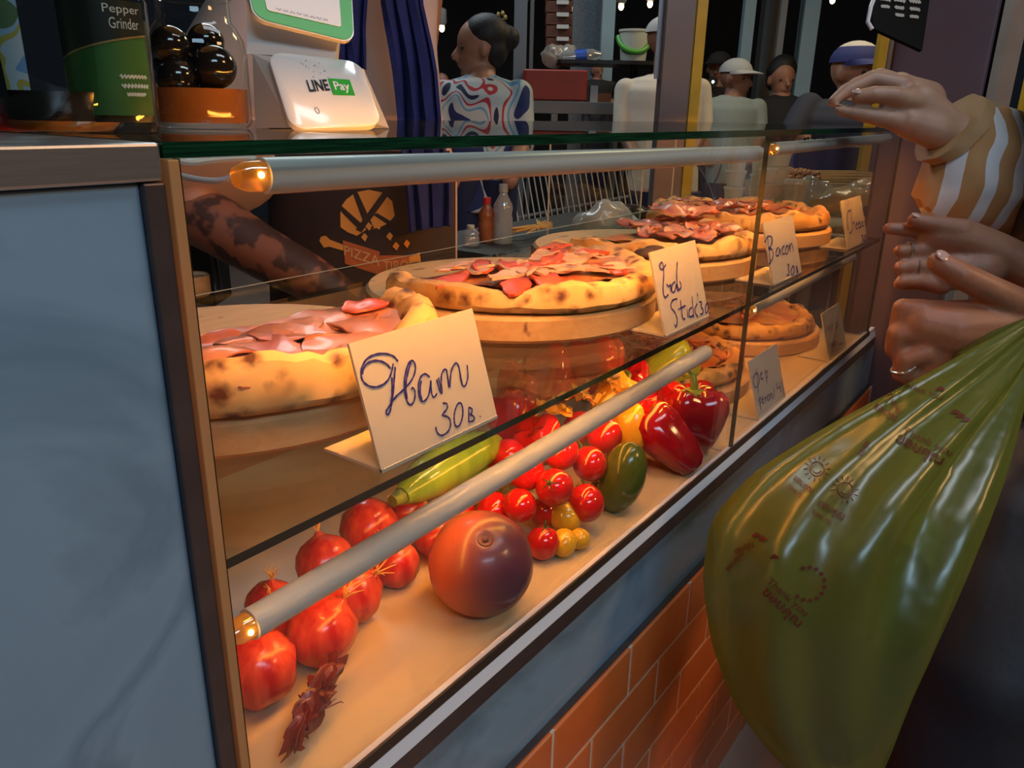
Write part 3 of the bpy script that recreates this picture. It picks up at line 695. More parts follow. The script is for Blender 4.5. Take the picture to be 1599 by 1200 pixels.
# big purple orange fruit
p = PZ(760,884,ZD+.047); p.y = max(p.y, .0525); e = .0505
E_ = thing('round_eggplant', 'large glossy purple and orange round eggplant before the tomatoes', 'eggplant', (p.x,p.y,ZD))
axE = (CAM-p).normalized()*.9+V(.25,.1,.35); axE.normalize()
prof = [(e*.03,-e*.93),(e*.4,-e*.88),(e*.75,-e*.66),(e*.97,-e*.25),(e*1.0,.02*e),(e*.93,e*.38),(e*.7,e*.70),(e*.42,e*.88),(e*.20,e*.945),(e*.10,e*.93),(e*.07,e*.90)]
obj('fruit', MB().lathe(prof, p, 40, axis=axE), M['eggplant'], E_)
tp = p+axE*e*.90
obj('calyx_scar', MB().lathe([(e*.17,.001),(e*.13,.0028),(e*.06,.0015),(e*.045,.004),(e*.01,.005)], tp, 16, axis=axE), mat('dry_scar', (.25,.10,.08), .6), E_)
# tomatoes
def ball(kind, label, cat, group, px, py, rpx, lift, m_, sq=(1,1,.94), calyx=True, k=0, ax=None):
    p, r = at_h(px, py, rpx, lift)
    if p.y-r < .003: p.y = .003+r
    T_ = thing(kind, label, cat, (p.x,p.y,p.z-r*sq[2]), group)
    d = Vector(ax) if ax else V(math.sin(k*2.1), .3+.5*math.cos(k*1.7), .7)
    d.normalize(); q = d.to_track_quat('Z','Y').to_matrix()
    obj('body', MB().ell(p, r*sq[0], r*sq[1], r*sq[2], 26, 16, rot=q), m_, T_)
    if calyx:
        c = p+d*r*sq[2]*.97; mb = MB(); sd = d.orthogonal().normalized(); s2 = d.cross(sd)
        for j in range(5):
            a = j*2*math.pi/5; o_ = sd*math.cos(a)+s2*math.sin(a); w_ = d.cross(o_)
            mb.prism([c-w_*r*.07, c+o_*r*.5-d*r*.12, c+w_*r*.07, c+d*.001], d*.0012)
        mb.tube([c, c+d*r*.25, c+d*r*.42+sd*r*.15], r*.06, 6)
        obj('calyx', mb, M['calyx'], T_, smooth=False)
    return T_
TL = 'shiny red tomato in the heap behind the purple eggplant'
for k, a in enumerate([(812,790,27,2.6),(772,797,29,1.6),(866,762,31,3.0),(921,725,28,3.0),(944,680,29,3.4),(972,720,28,1.5),(848,848,27,1),(915,786,30,1.7),(946,764,22,1.2),
    (822,738,29,3.6),(876,706,29,4.0),(795,712,28,3.0),(760,745,26,1.6),(905,668,26,3.4),(850,800,24,1.4),(960,655,24,2.2),(722,806,24,1.2)]):
    ball('tomato', {6:'red tomato lowest of the heap touching the eggplant and yellow tomatoes', 0:'red tomato right above the purple eggplant', 4:'topmost red tomato next to the yellow pepper', 5:'red tomato leaning on the dark green avocado', 16:'red tomato beside the green zucchini end and onions'}.get(k, TL), 'tomato', 'tomatoes heaped on the deck', *a, M['tomato'], (.97,.97,1.02), True, k)
for k, a in enumerate([(883,808,26,1.2),(880,848,22,.95),(905,842,18,.95)]):
    ball('yellow_tomato', ['largest yellow tomato wedged under the red tomatoes','yellow tomato on the deck beside the lowest red tomato','smallest yellow tomato at the edge of the heap'][k], 'tomato', 'yellow tomatoes on the deck', *a, M['yellow'], (.95,.95,1.05), False, k)
ball('dark_green_avocado', 'dark green avocado between the tomatoes and red peppers', 'avocado', None, 992,752,47,1.25, M['dkgreen'], (.78,.78,1.3), False, 0, (.15,-.2,1))
def pepper(kind, label, px, py, rpx, lift, m_, ax, long=1.0, lobes=4, stem=True, group=None, lob=.11):
    p, r = at_h(px, py, rpx, lift)
    if p.y-r < .004: p.y = .004+r
    T_ = thing(kind, label, 'pepper', (p.x,p.y,p.z-r), group)
    d = Vector(ax).normalized(); q = d.to_track_quat('Z','Y'); rs = []; n = 40
    for rr, z in [(.03,-1.0),(.35,-1.02),(.60,-.90),(.80,-.5),(.95,.0),(1.03,.42),(.98,.72),(.78,.90),(.45,.88),(.22,.78),(.05,.74)]:
        ring = []
        for j in range(n):
            a = 2*math.pi*j/n; f_ = 1+lob*math.cos(lobes*a)*min(1, rr*1.2)
            ring.append(p + q @ V(rr*r*f_*math.cos(a), rr*r*f_*math.sin(a), z*r*long + (.07*r*math.cos(lobes*a) if z > .5 else 0)))
        rs.append(ring)
    obj('body', MB().rings(rs), m_, T_)
    if stem:
        b0 = p+q @ V(0,0,r*long*.76); sd = q @ V(1,0,0)
        st = obj('stem', MB().tube([b0, b0+d*r*.26, b0+d*r*.50+sd*r*.08, b0+d*r*.58+sd*r*.30, b0+d*r*.52+sd*r*.42], [r*.13,r*.12,r*.10,r*.10,r*.12], 10), M['stem'], T_)
        cl = []
        obj('calyx', MB().lathe([(r*.05,-.001),(r*.34,.0005),(r*.38,.003),(r*.2,.005),(r*.1,.006)], b0, 10, axis=d), M['stem'], T_)
    return T_
pepper('red_bell_pepper', 'big red bell pepper with curled green stem by the glass seam', 1084,655,52,1.0, M['redpep'], (.05,.0,1), 1.05)
pepper('long_red_pepper', 'long red pepper leaning beside the bell pepper', 1042,688,40,1.25, M['redpep'], (-.15,.75,.6), 1.5, 3, True, None, .06)
pepper('yellow_green_pepper', 'yellow green pepper behind the red bell pepper', 1040,575,36,1.7, M['ylgreen'], (.6,-.5,.5), 1.3, 3, False, None, .07)
pepper('yellow_pepper', 'bright yellow pepper behind the tomato heap', 957,622,36,2.3, M['yellow'], (.7,-.2,.6), 1.1, 4, True)
pepper('yellow_pepper', 'yellow pepper tucked between tomatoes and dark green avocado', 985,668,24,3.0, M['yellow'], (.3,.4,.8), 1.5, 3, False)
RL = 'red bell pepper at the back of the vegetable heap'
for a in [(800,655,40,2.0,(.3,.5,.7)),(845,690,36,2.4,(-.4,.3,.8)),(932,572,44,2.1,(.2,.3,.9)),(866,588,42,1.8,(.5,.5,.6)),(990,600,32,1.8,(-.5,.2,.8)),(815,610,40,1.2,(.2,-.3,.9)),(1000,640,34,1.5,(-.3,-.4,.8))]:
    pepper('red_bell_pepper', RL, a[0],a[1],a[2],a[3], M['tomato'], a[4], 1.0, 4, False, 'red peppers at the back of the heap')
def cucumber(label, a, b, r):
    a = Vector(a); b = Vector(b); pts = []; rr = []
    for i in range(17):
        t = i/16; pts.append(a+(b-a)*t+V(0,0,.006*math.sin(t*math.pi))); rr.append(r*min(1, math.sin(math.pi*min(max(t,.02),.98))**.35))
    mb = MB().tube(pts, rr, 18)
    T_ = thing('green_zucchini', label, 'zucchini', ((a+b)/2).to_tuple(), 'green zucchini in the heap')
    obj('body', mb, M['green'], T_); d = (a-b).normalized()
    obj('stalk', MB().lathe([(r*.3,-.003),(r*.32,.004),(r*.22,.012),(r*.24,.015)], a, 10, axis=d), M['stem'], T_)
cucumber('light green zucchini lying under the ham card', PZ(628,775,ZD+.075), PZ(775,690,ZD+.075), .027)
cucumber('green zucchini end peeping between onions and eggplant', PZ(700,800,ZD+.022), PZ(790,738,ZD+.03), .019)
# golden cellophane leaves
G = thing('golden_husk', 'crinkled golden husk leaves on top of the vegetable heap', 'husk', PZ(890,630,ZD+.10))
M['gold'] = mat('golden_husk_skin', (.80,.48,.06), .25, 0, (.62,.28,.04), 40, bump=.4, bscale=50, coat=.5)
for k in range(9):
    c = PZ(850+k*15, 640-k*7+(k % 3)*10, ZD+.105+.004*(k % 2)); a = k*1.9
    def leaf(u, v, c=c, a=a, k=k):
        x = (u-.5)*.045; y = (v-.5)*.022*math.sin(math.pi*(.1+.85*u))
        return c+V(x*math.cos(a)-y*math.sin(a), x*math.sin(a)+y*math.cos(a), .012*nz(u*3,v*3,k*1.3)+.010*u)
    obj('husk_leaf', MB().grid(leaf, 8, 4, .0006), M['gold'], G)

# ================================================================== things standing on the glass top
ZTOP = Z(-.0163)
M['jarglass'] = thin_glass('jar_glass', (.92,.94,.90), rough=.02, ior=1.5)
M['amberliq'] = mat('amber_oil', (.32,.10,.02), .08, coat=.5)
M['olive'] = mat('black_olive', (.012,.009,.008), .12, coat=.6)
M['black'] = mat('black_plastic', (.012,.012,.012), .3)
M['blacklabel'] = mat('black_label', (.014,.018,.012), .35)
M['greenlabel'] = mat('green_label', (.035,.12,.025), .35, 0, (.02,.07,.015), 20)
M['paletext'] = mat('pale_print', (.45,.50,.42), .5)
M['whiteplastic'] = mat('glossy_white_plastic', (.80,.78,.76), .18, coat=.3)
M['paygreen'] = mat('bright_green_print', (.03,.42,.04), .35)
M['payblack'] = mat('black_print', (.012,.012,.014), .4)
M['paywhite'] = mat('white_print', (.85,.87,.88), .4)
M['greyprint'] = mat('grey_print', (.35,.36,.38), .5)
M['paper'] = mat('paper_label', (.62,.66,.66), .6, 0, (.35,.50,.66), 9)
def pxr(p, rpx): return rpx*dep(p)/FPX
# olive jar
p = PZ(320,200,ZTOP); r = pxr(p, 72)
J = thing('olive_jar', 'clear jar of black olives in amber oil beside the payment stand', 'jar', p)
prof = [(r*.2,.0005),(r*.9,.0005),(r*.99,.004),(r*1.0,.01),(r*1.0,r*1.52),(r*.96,r*1.75),(r*.84,r*1.98),(r*.74,r*2.1),(r*.72,r*2.5),(r*.78,r*2.55),(r*.78,r*2.75)]
obj('glass', MB().lathe(prof, p, 40, caps=False), M['jarglass'], J)
obj('oil', MB().lathe([(r*.05,.004),(r*.90,.004),(r*.94,.009),(r*.94,r*.80),(r*.05,r*.80)], p, 40), M['amberliq'], J)
obj('lid', MB().lathe([(r*.05,r*2.72),(r*.82,r*2.72),(r*.84,r*2.75),(r*.84,r*3.1),(r*.8,r*3.14),(r*.05,r*3.14)], p, 40), M['whiteplastic'], J)
tr = (CAM-p); tr.z = 0; tr.normalize(); rt = V(-tr.y, tr.x, 0)
for dx, dz, dd, s in [(.30,1.22,.35,.46),(-.50,1.62,.2,.40),(-.42,.98,.30,.44),(-.1,1.15,-.3,.45),(.2,1.75,-.3,.38),(-.62,1.2,.0,.30)]:
    obj('olive', MB().ell(p+rt*r*dx+tr*r*dd+V(0,0,r*dz), r*s, r*s, r*s*.95, 18, 12), M['olive'], J)
# pepper grinder
p = PZ(186,207,ZTOP); r = pxr(p, 62)
G = thing('pepper_grinder', 'pepper grinder bottle with black and green label before the olives', 'pepper grinder', p)
tr = (CAM-p); tr.z = 0; tr.normalize(); rt = V(-tr.y, tr.x, 0)
obj('glass', MB().lathe([(r*.1,.0005),(r*.9,.0005),(r*1.0,.005),(r*1.0,r*3.0),(r*.7,r*3.5),(r*.7,r*3.7)], p, 40, caps=False), M['jarglass'], G)
obj('peppercorns', MB().lathe([(r*.05,.006),(r*.9,.006),(r*.93,.012),(r*.93,r*2.6),(r*.05,r*2.6)], p, 32), M['black'], G)
def arc_pt(p, r, tr, rt, u, z): a = u; return p + (tr*math.cos(a)+rt*math.sin(a))*r + V(0,0,z)
lb = obj('label', MB().grid(lambda u, v: arc_pt(p, r*1.012, tr, rt, -1.3+2.3*u, r*(.42+2.5*v)), 24, 4), M['greenlabel'], G)
def topband(u, v):
    a = -1.3+2.3*u; z0 = 1.95+.30*math.sin(max(0,u)*1.6)-.28*(1-u)
    return arc_pt(p, r*1.018, tr, rt, a, r*(z0+(2.95-z0)*v))
obj('black_band', MB().grid(topband, 24, 4), M['blacklabel'], lb)
obj('gold_line', MB().grid(lambda u, v: topband(u, 0)+V(0,0,r*.045*(v-1))+(tr*.0002), 24, 1), mat('gold_print', (.45,.32,.10), .3, .6), lb)
for txt, z0, z1, u0, u1 in [('Pepper',2.62,2.86,.0,.85),('Grinder',2.34,2.58,.1,.80),]:
    text_on('lettering', txt, lambda u, v, z0=z0, z1=z1, u0=u0, u1=u1: arc_pt(p, r*1.024, tr, rt, u0+(u1-u0)*u, r*(z0+(z1-z0)*v)), M['paletext'], lb)
for k, (zz, u0, u1) in enumerate([(1.30,.18,.85),(1.09,.2,.85),(.90,.3,.75)]):
    mb = MB()
    ribbon(mb, [arc_pt(p, r*1.022, tr, rt, u0+(u1-u0)*i/24, r*(zz+.045*math.sin(i*2.1+k))) for i in range(25)], .0011, tr, .0002)
    obj('small_print', mb, M['paletext'], lb, smooth=False, recalc=False)
obj('grinder_cap', MB().lathe([(r*.05,r*3.6),(r*.85,r*3.6),(r*.88,r*3.7),(r*.88,r*4.6),(r*.7,r*4.8),(r*.05,r*4.8)], p, 32), M['black'], G)
# round bottle with a picture label and dark sauce
p = PZ(105,206,ZTOP); r = pxr(p, 95)
B_ = thing('sauce_bottle', 'round clear sauce bottle with thick amber foot and blue label', 'bottle', p)
tr = (CAM-p); tr.z = 0; tr.normalize(); rt = V(-tr.y, tr.x, 0)
obj('glass', MB().lathe([(r*.3,.0005),(r*.70,.0005),(r*.82,.003),(r*.90,r*.22),(r*.98,r*.55),(r*1.0,r*1.0),(r*1.0,r*2.1),(r*.8,r*2.6)], p, 44, caps=False), M['jarglass'], B_)
obj('thick_foot', MB().lathe([(r*.2,.001),(r*.68,.001),(r*.78,.004),(r*.82,r*.18),(r*.2,r*.18)], p, 36), film('amber_glass_foot', (.85,.42,.09), clear=.2, gloss=.25, rough=.05), B_)
obj('sauce', MB().lathe([(r*.1,r*.19),(r*.80,r*.19),(r*.86,r*.3),(r*.93,r*.62),(r*.1,r*.62)], p, 36), mat('dark_sauce', (.012,.010,.008), .15), B_)
lb = obj('picture_label', MB().grid(lambda u, v: arc_pt(p, r*1.008, tr, rt, -1.35+.95*u, r*(.62+1.6*v)), 16, 6), patches('picture_label_print', [(0,(.16,.30,.48)),(.42,(.45,.50,.48)),(.52,(.40,.34,.06)),(.58,(.30,.42,.50)),(.66,(.10,.16,.06))], 45), B_)
obj('dark_stripe', MB().grid(lambda u, v: arc_pt(p, r*1.014, tr, rt, -.98+.22*u-.10*v, r*(.5+1.75*v)), 6, 6), M['black'], B_)
# red tin behind the bottle
p = PZ(2,203,ZTOP); r = pxr(p, 48)
Rt = thing('red_tin', 'red tin standing behind the round sauce bottle', 'tin', p)
obj('body', MB().lathe([(r*.1,.0005),(r*.96,.0005),(r,.002),(r,r*1.9),(r*.95,r*1.98),(r*.1,r*1.98)], p, 32), mat('red_enamel', (.36,.018,.016), .35), Rt)
obj('lid', MB().lathe([(r*.1,r*1.98),(r*.98,r*1.98),(r*1.02,r*2.0),(r*1.02,r*2.15),(r*.1,r*2.18)], p, 32), mat('silver_lid', (.5,.5,.5), .3, .8), Rt)

# payment stand: white wedge with a green notice plate behind it
dpay = .56
fa, fb, fc, fd_ = PD(455,203,dpay), PD(598,196,dpay+.055), PD(563,97,dpay+.085), PD(416,80,dpay+.035)
nn = (fb-fa).cross(fd_-fa).normalized()
if nn.dot(CAM-fa) < 0: nn = -nn
zb = min(fa.z, fb.z)
PS = thing('payment_stand', 'white mobile payment stand with green notice plate on the glass top', 'payment stand', ((fa+fb)/2))
def rrect(n=6, rad=.16):
    out = []
    for cx, cy, a0 in ((1-rad,1-rad,0),(rad,1-rad,90),(rad,rad,180),(1-rad,rad,270)):
        for k in range(n+1):
            a = math.radians(a0+90*k/n); out.append((cx+rad*math.cos(a), cy+rad*math.sin(a)))
    return out
Q = bil(fa, fb, fc, fd_)
rad = .17
ring = [Q(u, v) for u, v in rrect(7, rad)]
back = -nn*.030
bk = [pp + V(0,0,0) + back*1.0 for pp in ring]
hb = (CF*1.0); hb.z = 0; hb.normalize()
mb = MB(); cen = Q(.5,.5)
mb.rings([[cen+(q-cen)*.965+nn*.0012 for q in ring], ring, [q-nn*.004 for q in ring]])
obj('front_face', mb, M['whiteplastic'], PS)
# wedge body behind the face, orange-lit left flank
body = MB(); k_ = -nn*.003
left_t, left_b = Q(.03,.90), Q(.03,.06); rt_t, rt_b = Q(.97,.9), Q(.97,.06)
bl_ = PD(399,199,dpay+.035); tl_ = PD(394,84,dpay+.045); br_ = rt_b+hb*.05; tr_ = rt_t+hb*.016; bl_.z = br_.z = zb
body.add([left_b+k_, rt_b+k_, rt_t+k_, left_t+k_, bl_, br_, tr_, tl_], [(0,1,2,3),(4,7,6,5),(0,4,5,1),(3,2,6,7),(0,3,7,4),(1,5,6,2)])
obj('wedge_body', body, film('translucent_white_plastic', (.80,.76,.70), clear=.0, gloss=.06, rough=.2), PS, smooth=False)
for nm, txt, u0, u1, v0, v1, m_, bold in (('lettering','LINE',.30,.525,.46,.62,M['payblack'],.022),):
    text_on(nm, txt, lambda u, v: Q(u0+(u1-u0)*u, v0+(v1-v0)*v+.03*u)+nn*.0016, m_, PS, bold)
gb = obj('green_badge', MB().prism([Q(.545,.43)+nn*.0013, Q(.785,.43)+nn*.0013, Q(.785,.665)+nn*.0013, Q(.545,.665)+nn*.0013], nn*.0004), M['paygreen'], PS, smooth=False)
text_on('lettering', 'Pay', lambda u, v: Q(.58+.17*u, .455+.165*v)+nn*.0021, M['paywhite'], gb, .02)
rq = random.Random(3)
for k in range(16):
    u, v = .30+rq.random()*.28, .66+rq.random()*.24; s = .006+.008*rq.random()
    c = Q(u, v)+nn*.0014; obj('worn_fleck', MB().prism([c, Q(u+s*1.4, v)+nn*.0014, Q(u+s, v+s*2)+nn*.0014], nn*.0002), M['greyprint'], PS, smooth=False)
text_on('faint_mark', '0', lambda u, v: Q(.29+.05*u, .17+.09*v)+nn*.0014, M['greyprint'], PS, 0)
# green notice plate, upper part of the stand
ga, gb_, gc, gd = PD(398,28,dpay+.045), PD(552,66,dpay+.095), PD(545,-70,dpay+.11), PD(372,-90,dpay+.06)
gn = (gb_-ga).cross(gd-ga).normalized()
if gn.dot(CAM-ga) < 0: gn = -gn
GQ = bil(ga, gb_, gc, gd)
def plate(name, inset, lift, th, m_, par, rd=.13):
    rg_ = [GQ(inset+(1-2*inset)*u, inset+(1-2*inset)*v)+gn*lift for u, v in rrect(7, rd)]
    return obj(name, MB().rings([rg_, [q+gn*th for q in rg_]]), m_, par)
pb = plate('plate_back', -.01, -.004, .0038, M['whiteplastic'], PS)
plate('green_border', .0, .0, .0006, M['paygreen'], pb)
pw = plate('white_notice', .13, .0008, .0004, M['paywhite'], pb, .04)
mb = MB()
for k in range(8):
    ribbon(mb, [GQ(.22+.066*k+.05*t, .170+.012*math.sin(t*9+k*2)) for t in [i/7 for i in range(8)]], .0006, gn, .0015)
obj('small_print', mb, M['greyprint'], pw, smooth=False, recalc=False)
nk = [PD(386,84,dpay+.062), PD(524,92,dpay+.10), PD(530,20,dpay+.112), PD(384,-20,dpay+.075)]
obj('stand_neck', MB().prism(nk, hb*.012), M['whiteplastic'], PS, smooth=False)
# small stickers on the glass top edge

# ================================================================== stall fittings and the market behind the case
RH = V(CR.x, CR.y, 0).normalized(); FH = V(CF.x, CF.y, 0).normalized(); UP = V(0,0,1)
def post(name, label, cat, px, py, wpx, d, m_, z0=0, z1=3.35, dp=None, group=None):
    c = PD(px, py, d); w_ = wpx*d/FPX/2; t = dp or w_
    mb = MB().obox(V(c.x, c.y, (z0+z1)/2), RH*w_, FH*t, UP*((z1-z0)/2), .04)
    return tag(obj(name, mb, m_, smooth=False), label, cat, group)
def slabpx(x0, y0, x1, y1, d, th):
    a = PD(x0, y1, d); b = PD(x1, y1, d); c = PD((x0+x1)/2, y0, d)
    ctr = (a+b)/2; h = c.z-ctr.z
    return V(ctr.x, ctr.y, ctr.z+h/2), RH*((b-a).dot(RH)/2), FH*(th/2), UP*(h/2)
def boxpx(name, label, cat, x0, y0, x1, y1, d, th, m_, group=None, bev=.06):
    mb = MB().obox(*slabpx(x0,y0,x1,y1,d,th), bev)
    return tag(obj(name, mb, m_, smooth=False), label, cat, group)
M['pillarbrown'] = mat('taupe_metal', (.16,.13,.125), .4, .3, (.20,.16,.15), 4)
M['yellowpaint'] = mat('yellow_paint', (.62,.40,.03), .35, 0, (.55,.34,.02), 20)
M['greymetal'] = mat('grey_painted_steel', (.16,.19,.22), .4, .2)
M['cyan'] = mat('pale_blue_paint', (.34,.52,.60), .5, 0, (.30,.47,.55), 6)
M['purple'] = mat('mauve_panel', (.20,.155,.21), .5, 0, (.17,.125,.15), 3)
M['redbox'] = mat('red_crate_plastic', (.30,.035,.02), .45, 0, (.24,.03,.02), 8)
M['bulb'] = emission('lamp_bulb', (1,.72,.36), 9)
M['coolbulb'] = emission('cool_lamp_bulb', (.8,.9,1), 9)
M['chrome'] = mat('pale_strip', (.62,.70,.80), .3, .2)
M['tarp'] = mat('dark_cloth', (.02,.024,.024), .6, 0, (.03,.034,.03), 9)
T0 = Z(-.285)
# stall pillar with its bright strip and yellow pole
post('stall_pillar', 'taupe metal pillar with yellow pole beside it', 'pillar', 1053,100,44,2.0, M['pillarbrown'])
post('door_frame_strip', 'bright pale aluminium strip fixed along the taupe pillar', 'strip', 1033,40,11,1.98, M['chrome'], Z(.085), 3.0)
post('yellow_pole', 'yellow painted pole next to the taupe pillar', 'pole', 1088,100,16,2.02, M['yellowpaint'])
post('yellow_pole', 'yellow pole at the far end of the display case', 'pole', 1373,100,14,2.36, M['yellowpaint'])
post('grey_post', 'grey post beside the far yellow pole', 'post', 1389,100,15,2.38, M['pillarbrown'])
post('steel_post', 'blue grey steel post behind the woman in the printed top', 'post', 812,80,20,3.5, M['greymetal'])
post('steel_post', 'thin steel rod beside the blue grey post', 'post', 830,60,6,3.5, M['greymetal'])
post('blue_column', 'pale blue column beside the perforated grey panel', 'column', 949,40,20,4.3, M['cyan'])
post('perforated_screen', 'perforated grey panel beside the pale blue column', 'screen', 916,40,46,4.45, mat('perforated_grey', (.20,.24,.27), .5, 0, (.10,.13,.15), 260, det=0, lo=.45, hi=.55), .0, 3.3, .02)
post('blue_column', 'pale blue column behind the grey capped man', 'column', 1166,50,17,4.4, M['cyan'])
post('steel_post', 'dark steel post behind the grey capped man', 'post', 1196,90,26,4.65, mat('dull_grey', (.10,.11,.11), .5))
post('steel_post', 'pale steel post beside the girl in black', 'post', 1214,90,10,4.45, mat('pale_grey', (.26,.28,.28), .5))
post('blue_column', 'broad pale blue column behind the girl in black', 'column', 1258,70,24,4.5, M['cyan'])
# mauve partition and what stands beyond it
a = PX(1394,100,1.97); b = PX(1558,20,1.97)
tag(obj('mauve_partition', MB().bbox((1.97,b.y,.0),(2.0,a.y,3.0), .003), M['purple'], smooth=False), 'tall mauve partition panel at the end of the counter', 'partition')
c = PX(1372,100,2.05)
tag(obj('partition_post', MB().bbox((2.005,a.y-.012,0),(2.05,a.y+.012,3.0), .002), mat('worn_wood_post', (.20,.15,.10), .6, 0, (.13,.09,.06), 14)), 'worn wooden post at the partition edge', 'post')
post('pale_frame_post', 'pale grey frame post beyond the mauve partition', 'post', 1574,80,26,2.5, mat('pale_frame', (.34,.31,.29), .5, 0, (.28,.25,.22), 8))
post('yellow_pole', 'thin yellow pole beyond the mauve partition', 'pole', 1604,150,14,2.6, M['yellowpaint'])
pl = thing('lit_leaf_planter', 'lit pale green planter beyond the striped sleeve', 'planter', PD(1560,420,2.9))
c = PD(1556,430,2.9)
obj('pot', MB().lathe([(.03,0),(.10,0),(.12,.12),(.11,.13),(.03,.13)], (c.x,c.y,c.z-.02), 20), mat('pale_pot', (.6,.62,.5), .6), pl)
for k in range(26):
    a_ = k*2.4; h = .12+.10*((k*7) % 5)/5; q = V(c.x, c.y, c.z+.10)
    def lf(u, v, a_=a_, h=h, q=q): return q+V(math.cos(a_)*.13*u*u, math.sin(a_)*.13*u*u, h*u)+V(-math.sin(a_), math.cos(a_), 0)*.022*(v-.5)*math.sin(math.pi*(.1+.88*u))
    obj('leaf', MB().grid(lf, 5, 2, .0008), mat('pale_leaf', (.35,.50,.14), .5) if k == 0 else bpy.data.materials['pale_leaf'], pl)
# menu board
d = 1.52
q = [PD(1364,44,d), PD(1440,79,d+.03), PD(1462,-70,d+.03), PD(1352,-90,d)]
n_ = (q[1]-q[0]).cross(q[3]-q[0]).normalized()
if n_.dot(CAM-q[0]) < 0: n_ = -n_
mbd = thing('menu_board', 'black hanging menu board with faint white and red writing', 'menu board', q[0])
bo = obj('board', MB().prism(q, -n_*.008), mat('chalkboard', (.010,.013,.013), .95, spec=.1), mbd, smooth=False)
QB = bil(*q)
M['chalk'] = mat('white_chalk', (.42,.46,.46), .7); M['chalkred'] = mat('red_chalk', (.45,.03,.05), .7)
for k, (u, v, w_, red) in enumerate([(.10,.46,.22,0),(.14,.38,.20,0),(.18,.30,.14,0),(.40,.42,.2,0),(.42,.34,.16,0),(.44,.26,.14,0),(.66,.46,.2,0),(.68,.38,.18,0),(.70,.30,.14,0),(.70,.60,.25,1),(.72,.53,.2,1),(.42,.62,.2,1)]):
    mb = MB()
    pts = [(u+w_*t, v+.012*math.sin(t*31+k)+.02*t) for t in [i/14 for i in range(15)]]
    ribbon(mb, [QB(x_, y_) for x_, y_ in pts], .005, n_, .0006)
    obj('chalk_line', mb, M['chalkred'] if red else M['chalk'], bo, smooth=False, recalc=False)
obj('hanging_clip', MB().tube([PD(1372,-20,d-.01), PD(1360,10,d-.01), PD(1355,34,d-.01), PD(1362,46,d-.01)], .004, 8), M['alu'], mbd)

# ------------------------------------------------------------------ back table and its clutter
def table(name, label, x0, y0, x1, y1, zt, m_):
    t = thing(name, label, 'table', ((x0+x1)/2,(y0+y1)/2,0))
    obj('tabletop', MB().bbox((x0,y0,zt-.03),(x1,y1,zt), .004), m_, t, smooth=False)
    for x in (x0+.05, x1-.05):
        for y in (y0+.05, y1-.05): obj('leg', MB().tube([(x,y,0),(x,y,zt-.03)], .018, 10), M['greymetal'], t)
    return t
table('work_table', 'dark cloth covered work table behind the case', 1.30,.64,2.09,.92, T0, M['tarp'])
table('side_table', 'table holding cups and trays past the case end', 2.12,.19,2.86,.66, T0, mat('cream_oilcloth', (.55,.45,.30), .4, 0, (.48,.38,.25), 9))
M['pet'] = film('clear_plastic', (.75,.78,.78), clear=.55, gloss=.2, rough=.08)
M['cups'] = film('milky_cups', (.80,.78,.68), clear=.10, gloss=.08, rough=.2)
def bottle(label, px, py, wpx, hpx, mbody, mcap, capcol=True, name='bottle'):
    p = PZ(px, py, T0); r = wpx*dep(p)/FPX/2; h = hpx*dep(p)/FPX
    b = thing(name, label, 'bottle', p)
    obj('body', MB().lathe([(r*.2,.001),(r*.92,.001),(r,.006),(r,h*.42),(r*.9,h*.5),(r,h*.58),(r*.95,h*.66),(r*.5,h*.80),(r*.36,h*.86),(r*.36,h*.9)], p, 24), mbody, b)
    obj('cap', MB().lathe([(r*.1,h*.86),(r*.44,h*.86),(r*.46,h*.88),(r*.44,h),(r*.1,h)], p, 20), mcap, b)
    return b
bottle('clear water bottle with pale cap on the work table', 735,384,27,32, M['pet'], mat('pale_cap', (.5,.48,.4), .4))
bottle('sauce bottle with red cap on the work table', 760,378,27,68, mat('orange_sauce', (.30,.08,.03), .2, 0, (.36,.14,.06), 20), mat('red_cap', (.55,.03,.03), .3))
bottle('tall clear plastic bottle beside the red capped sauce', 785,380,30,90, M['pet'], M['pet'])
sb = thing('straw_bundle', 'bundle of golden straws lying on the work table', 'straws', PZ(830,366,T0))
for k in range(12):
    c = PZ(822+k*1.6, 366-(k % 4)*2, T0+.012+.003*(k % 3)); a_ = -.9+k*.14
    obj('straw', MB().tube([c-V(math.cos(a_),math.sin(a_),-.15)*.05, c+V(math.cos(a_),math.sin(a_),.28)*.06], .002, 5), M['root'], sb)
# wire rack
d = 2.75
rk = thing('wire_rack', 'slanted wire rack standing behind the work table', 'rack', (PD(880,400,d).x, PD(880,400,d).y, 0))
rl = mat('rack_wire', (.42,.40,.38), .3, .6)
for y in (268, 330, 392): obj('rail', MB().tube([PD(775,y+16,d), PD(985,y-24,d)], .006, 6), rl, rk)
for k in range(24): obj('rod', MB().tube([PD(778+k*8.8,270-k*1.6,d-.01), PD(800+k*8.8,398-k*1.6,d-.01)], .0030, 5), rl, rk)
for x, y in ((780,400),(982,376)): obj('leg', MB().tube([PD(x,y-20,d), V(PD(x,y,d).x, PD(x,y,d).y, 0)], .010, 8), rl, rk)
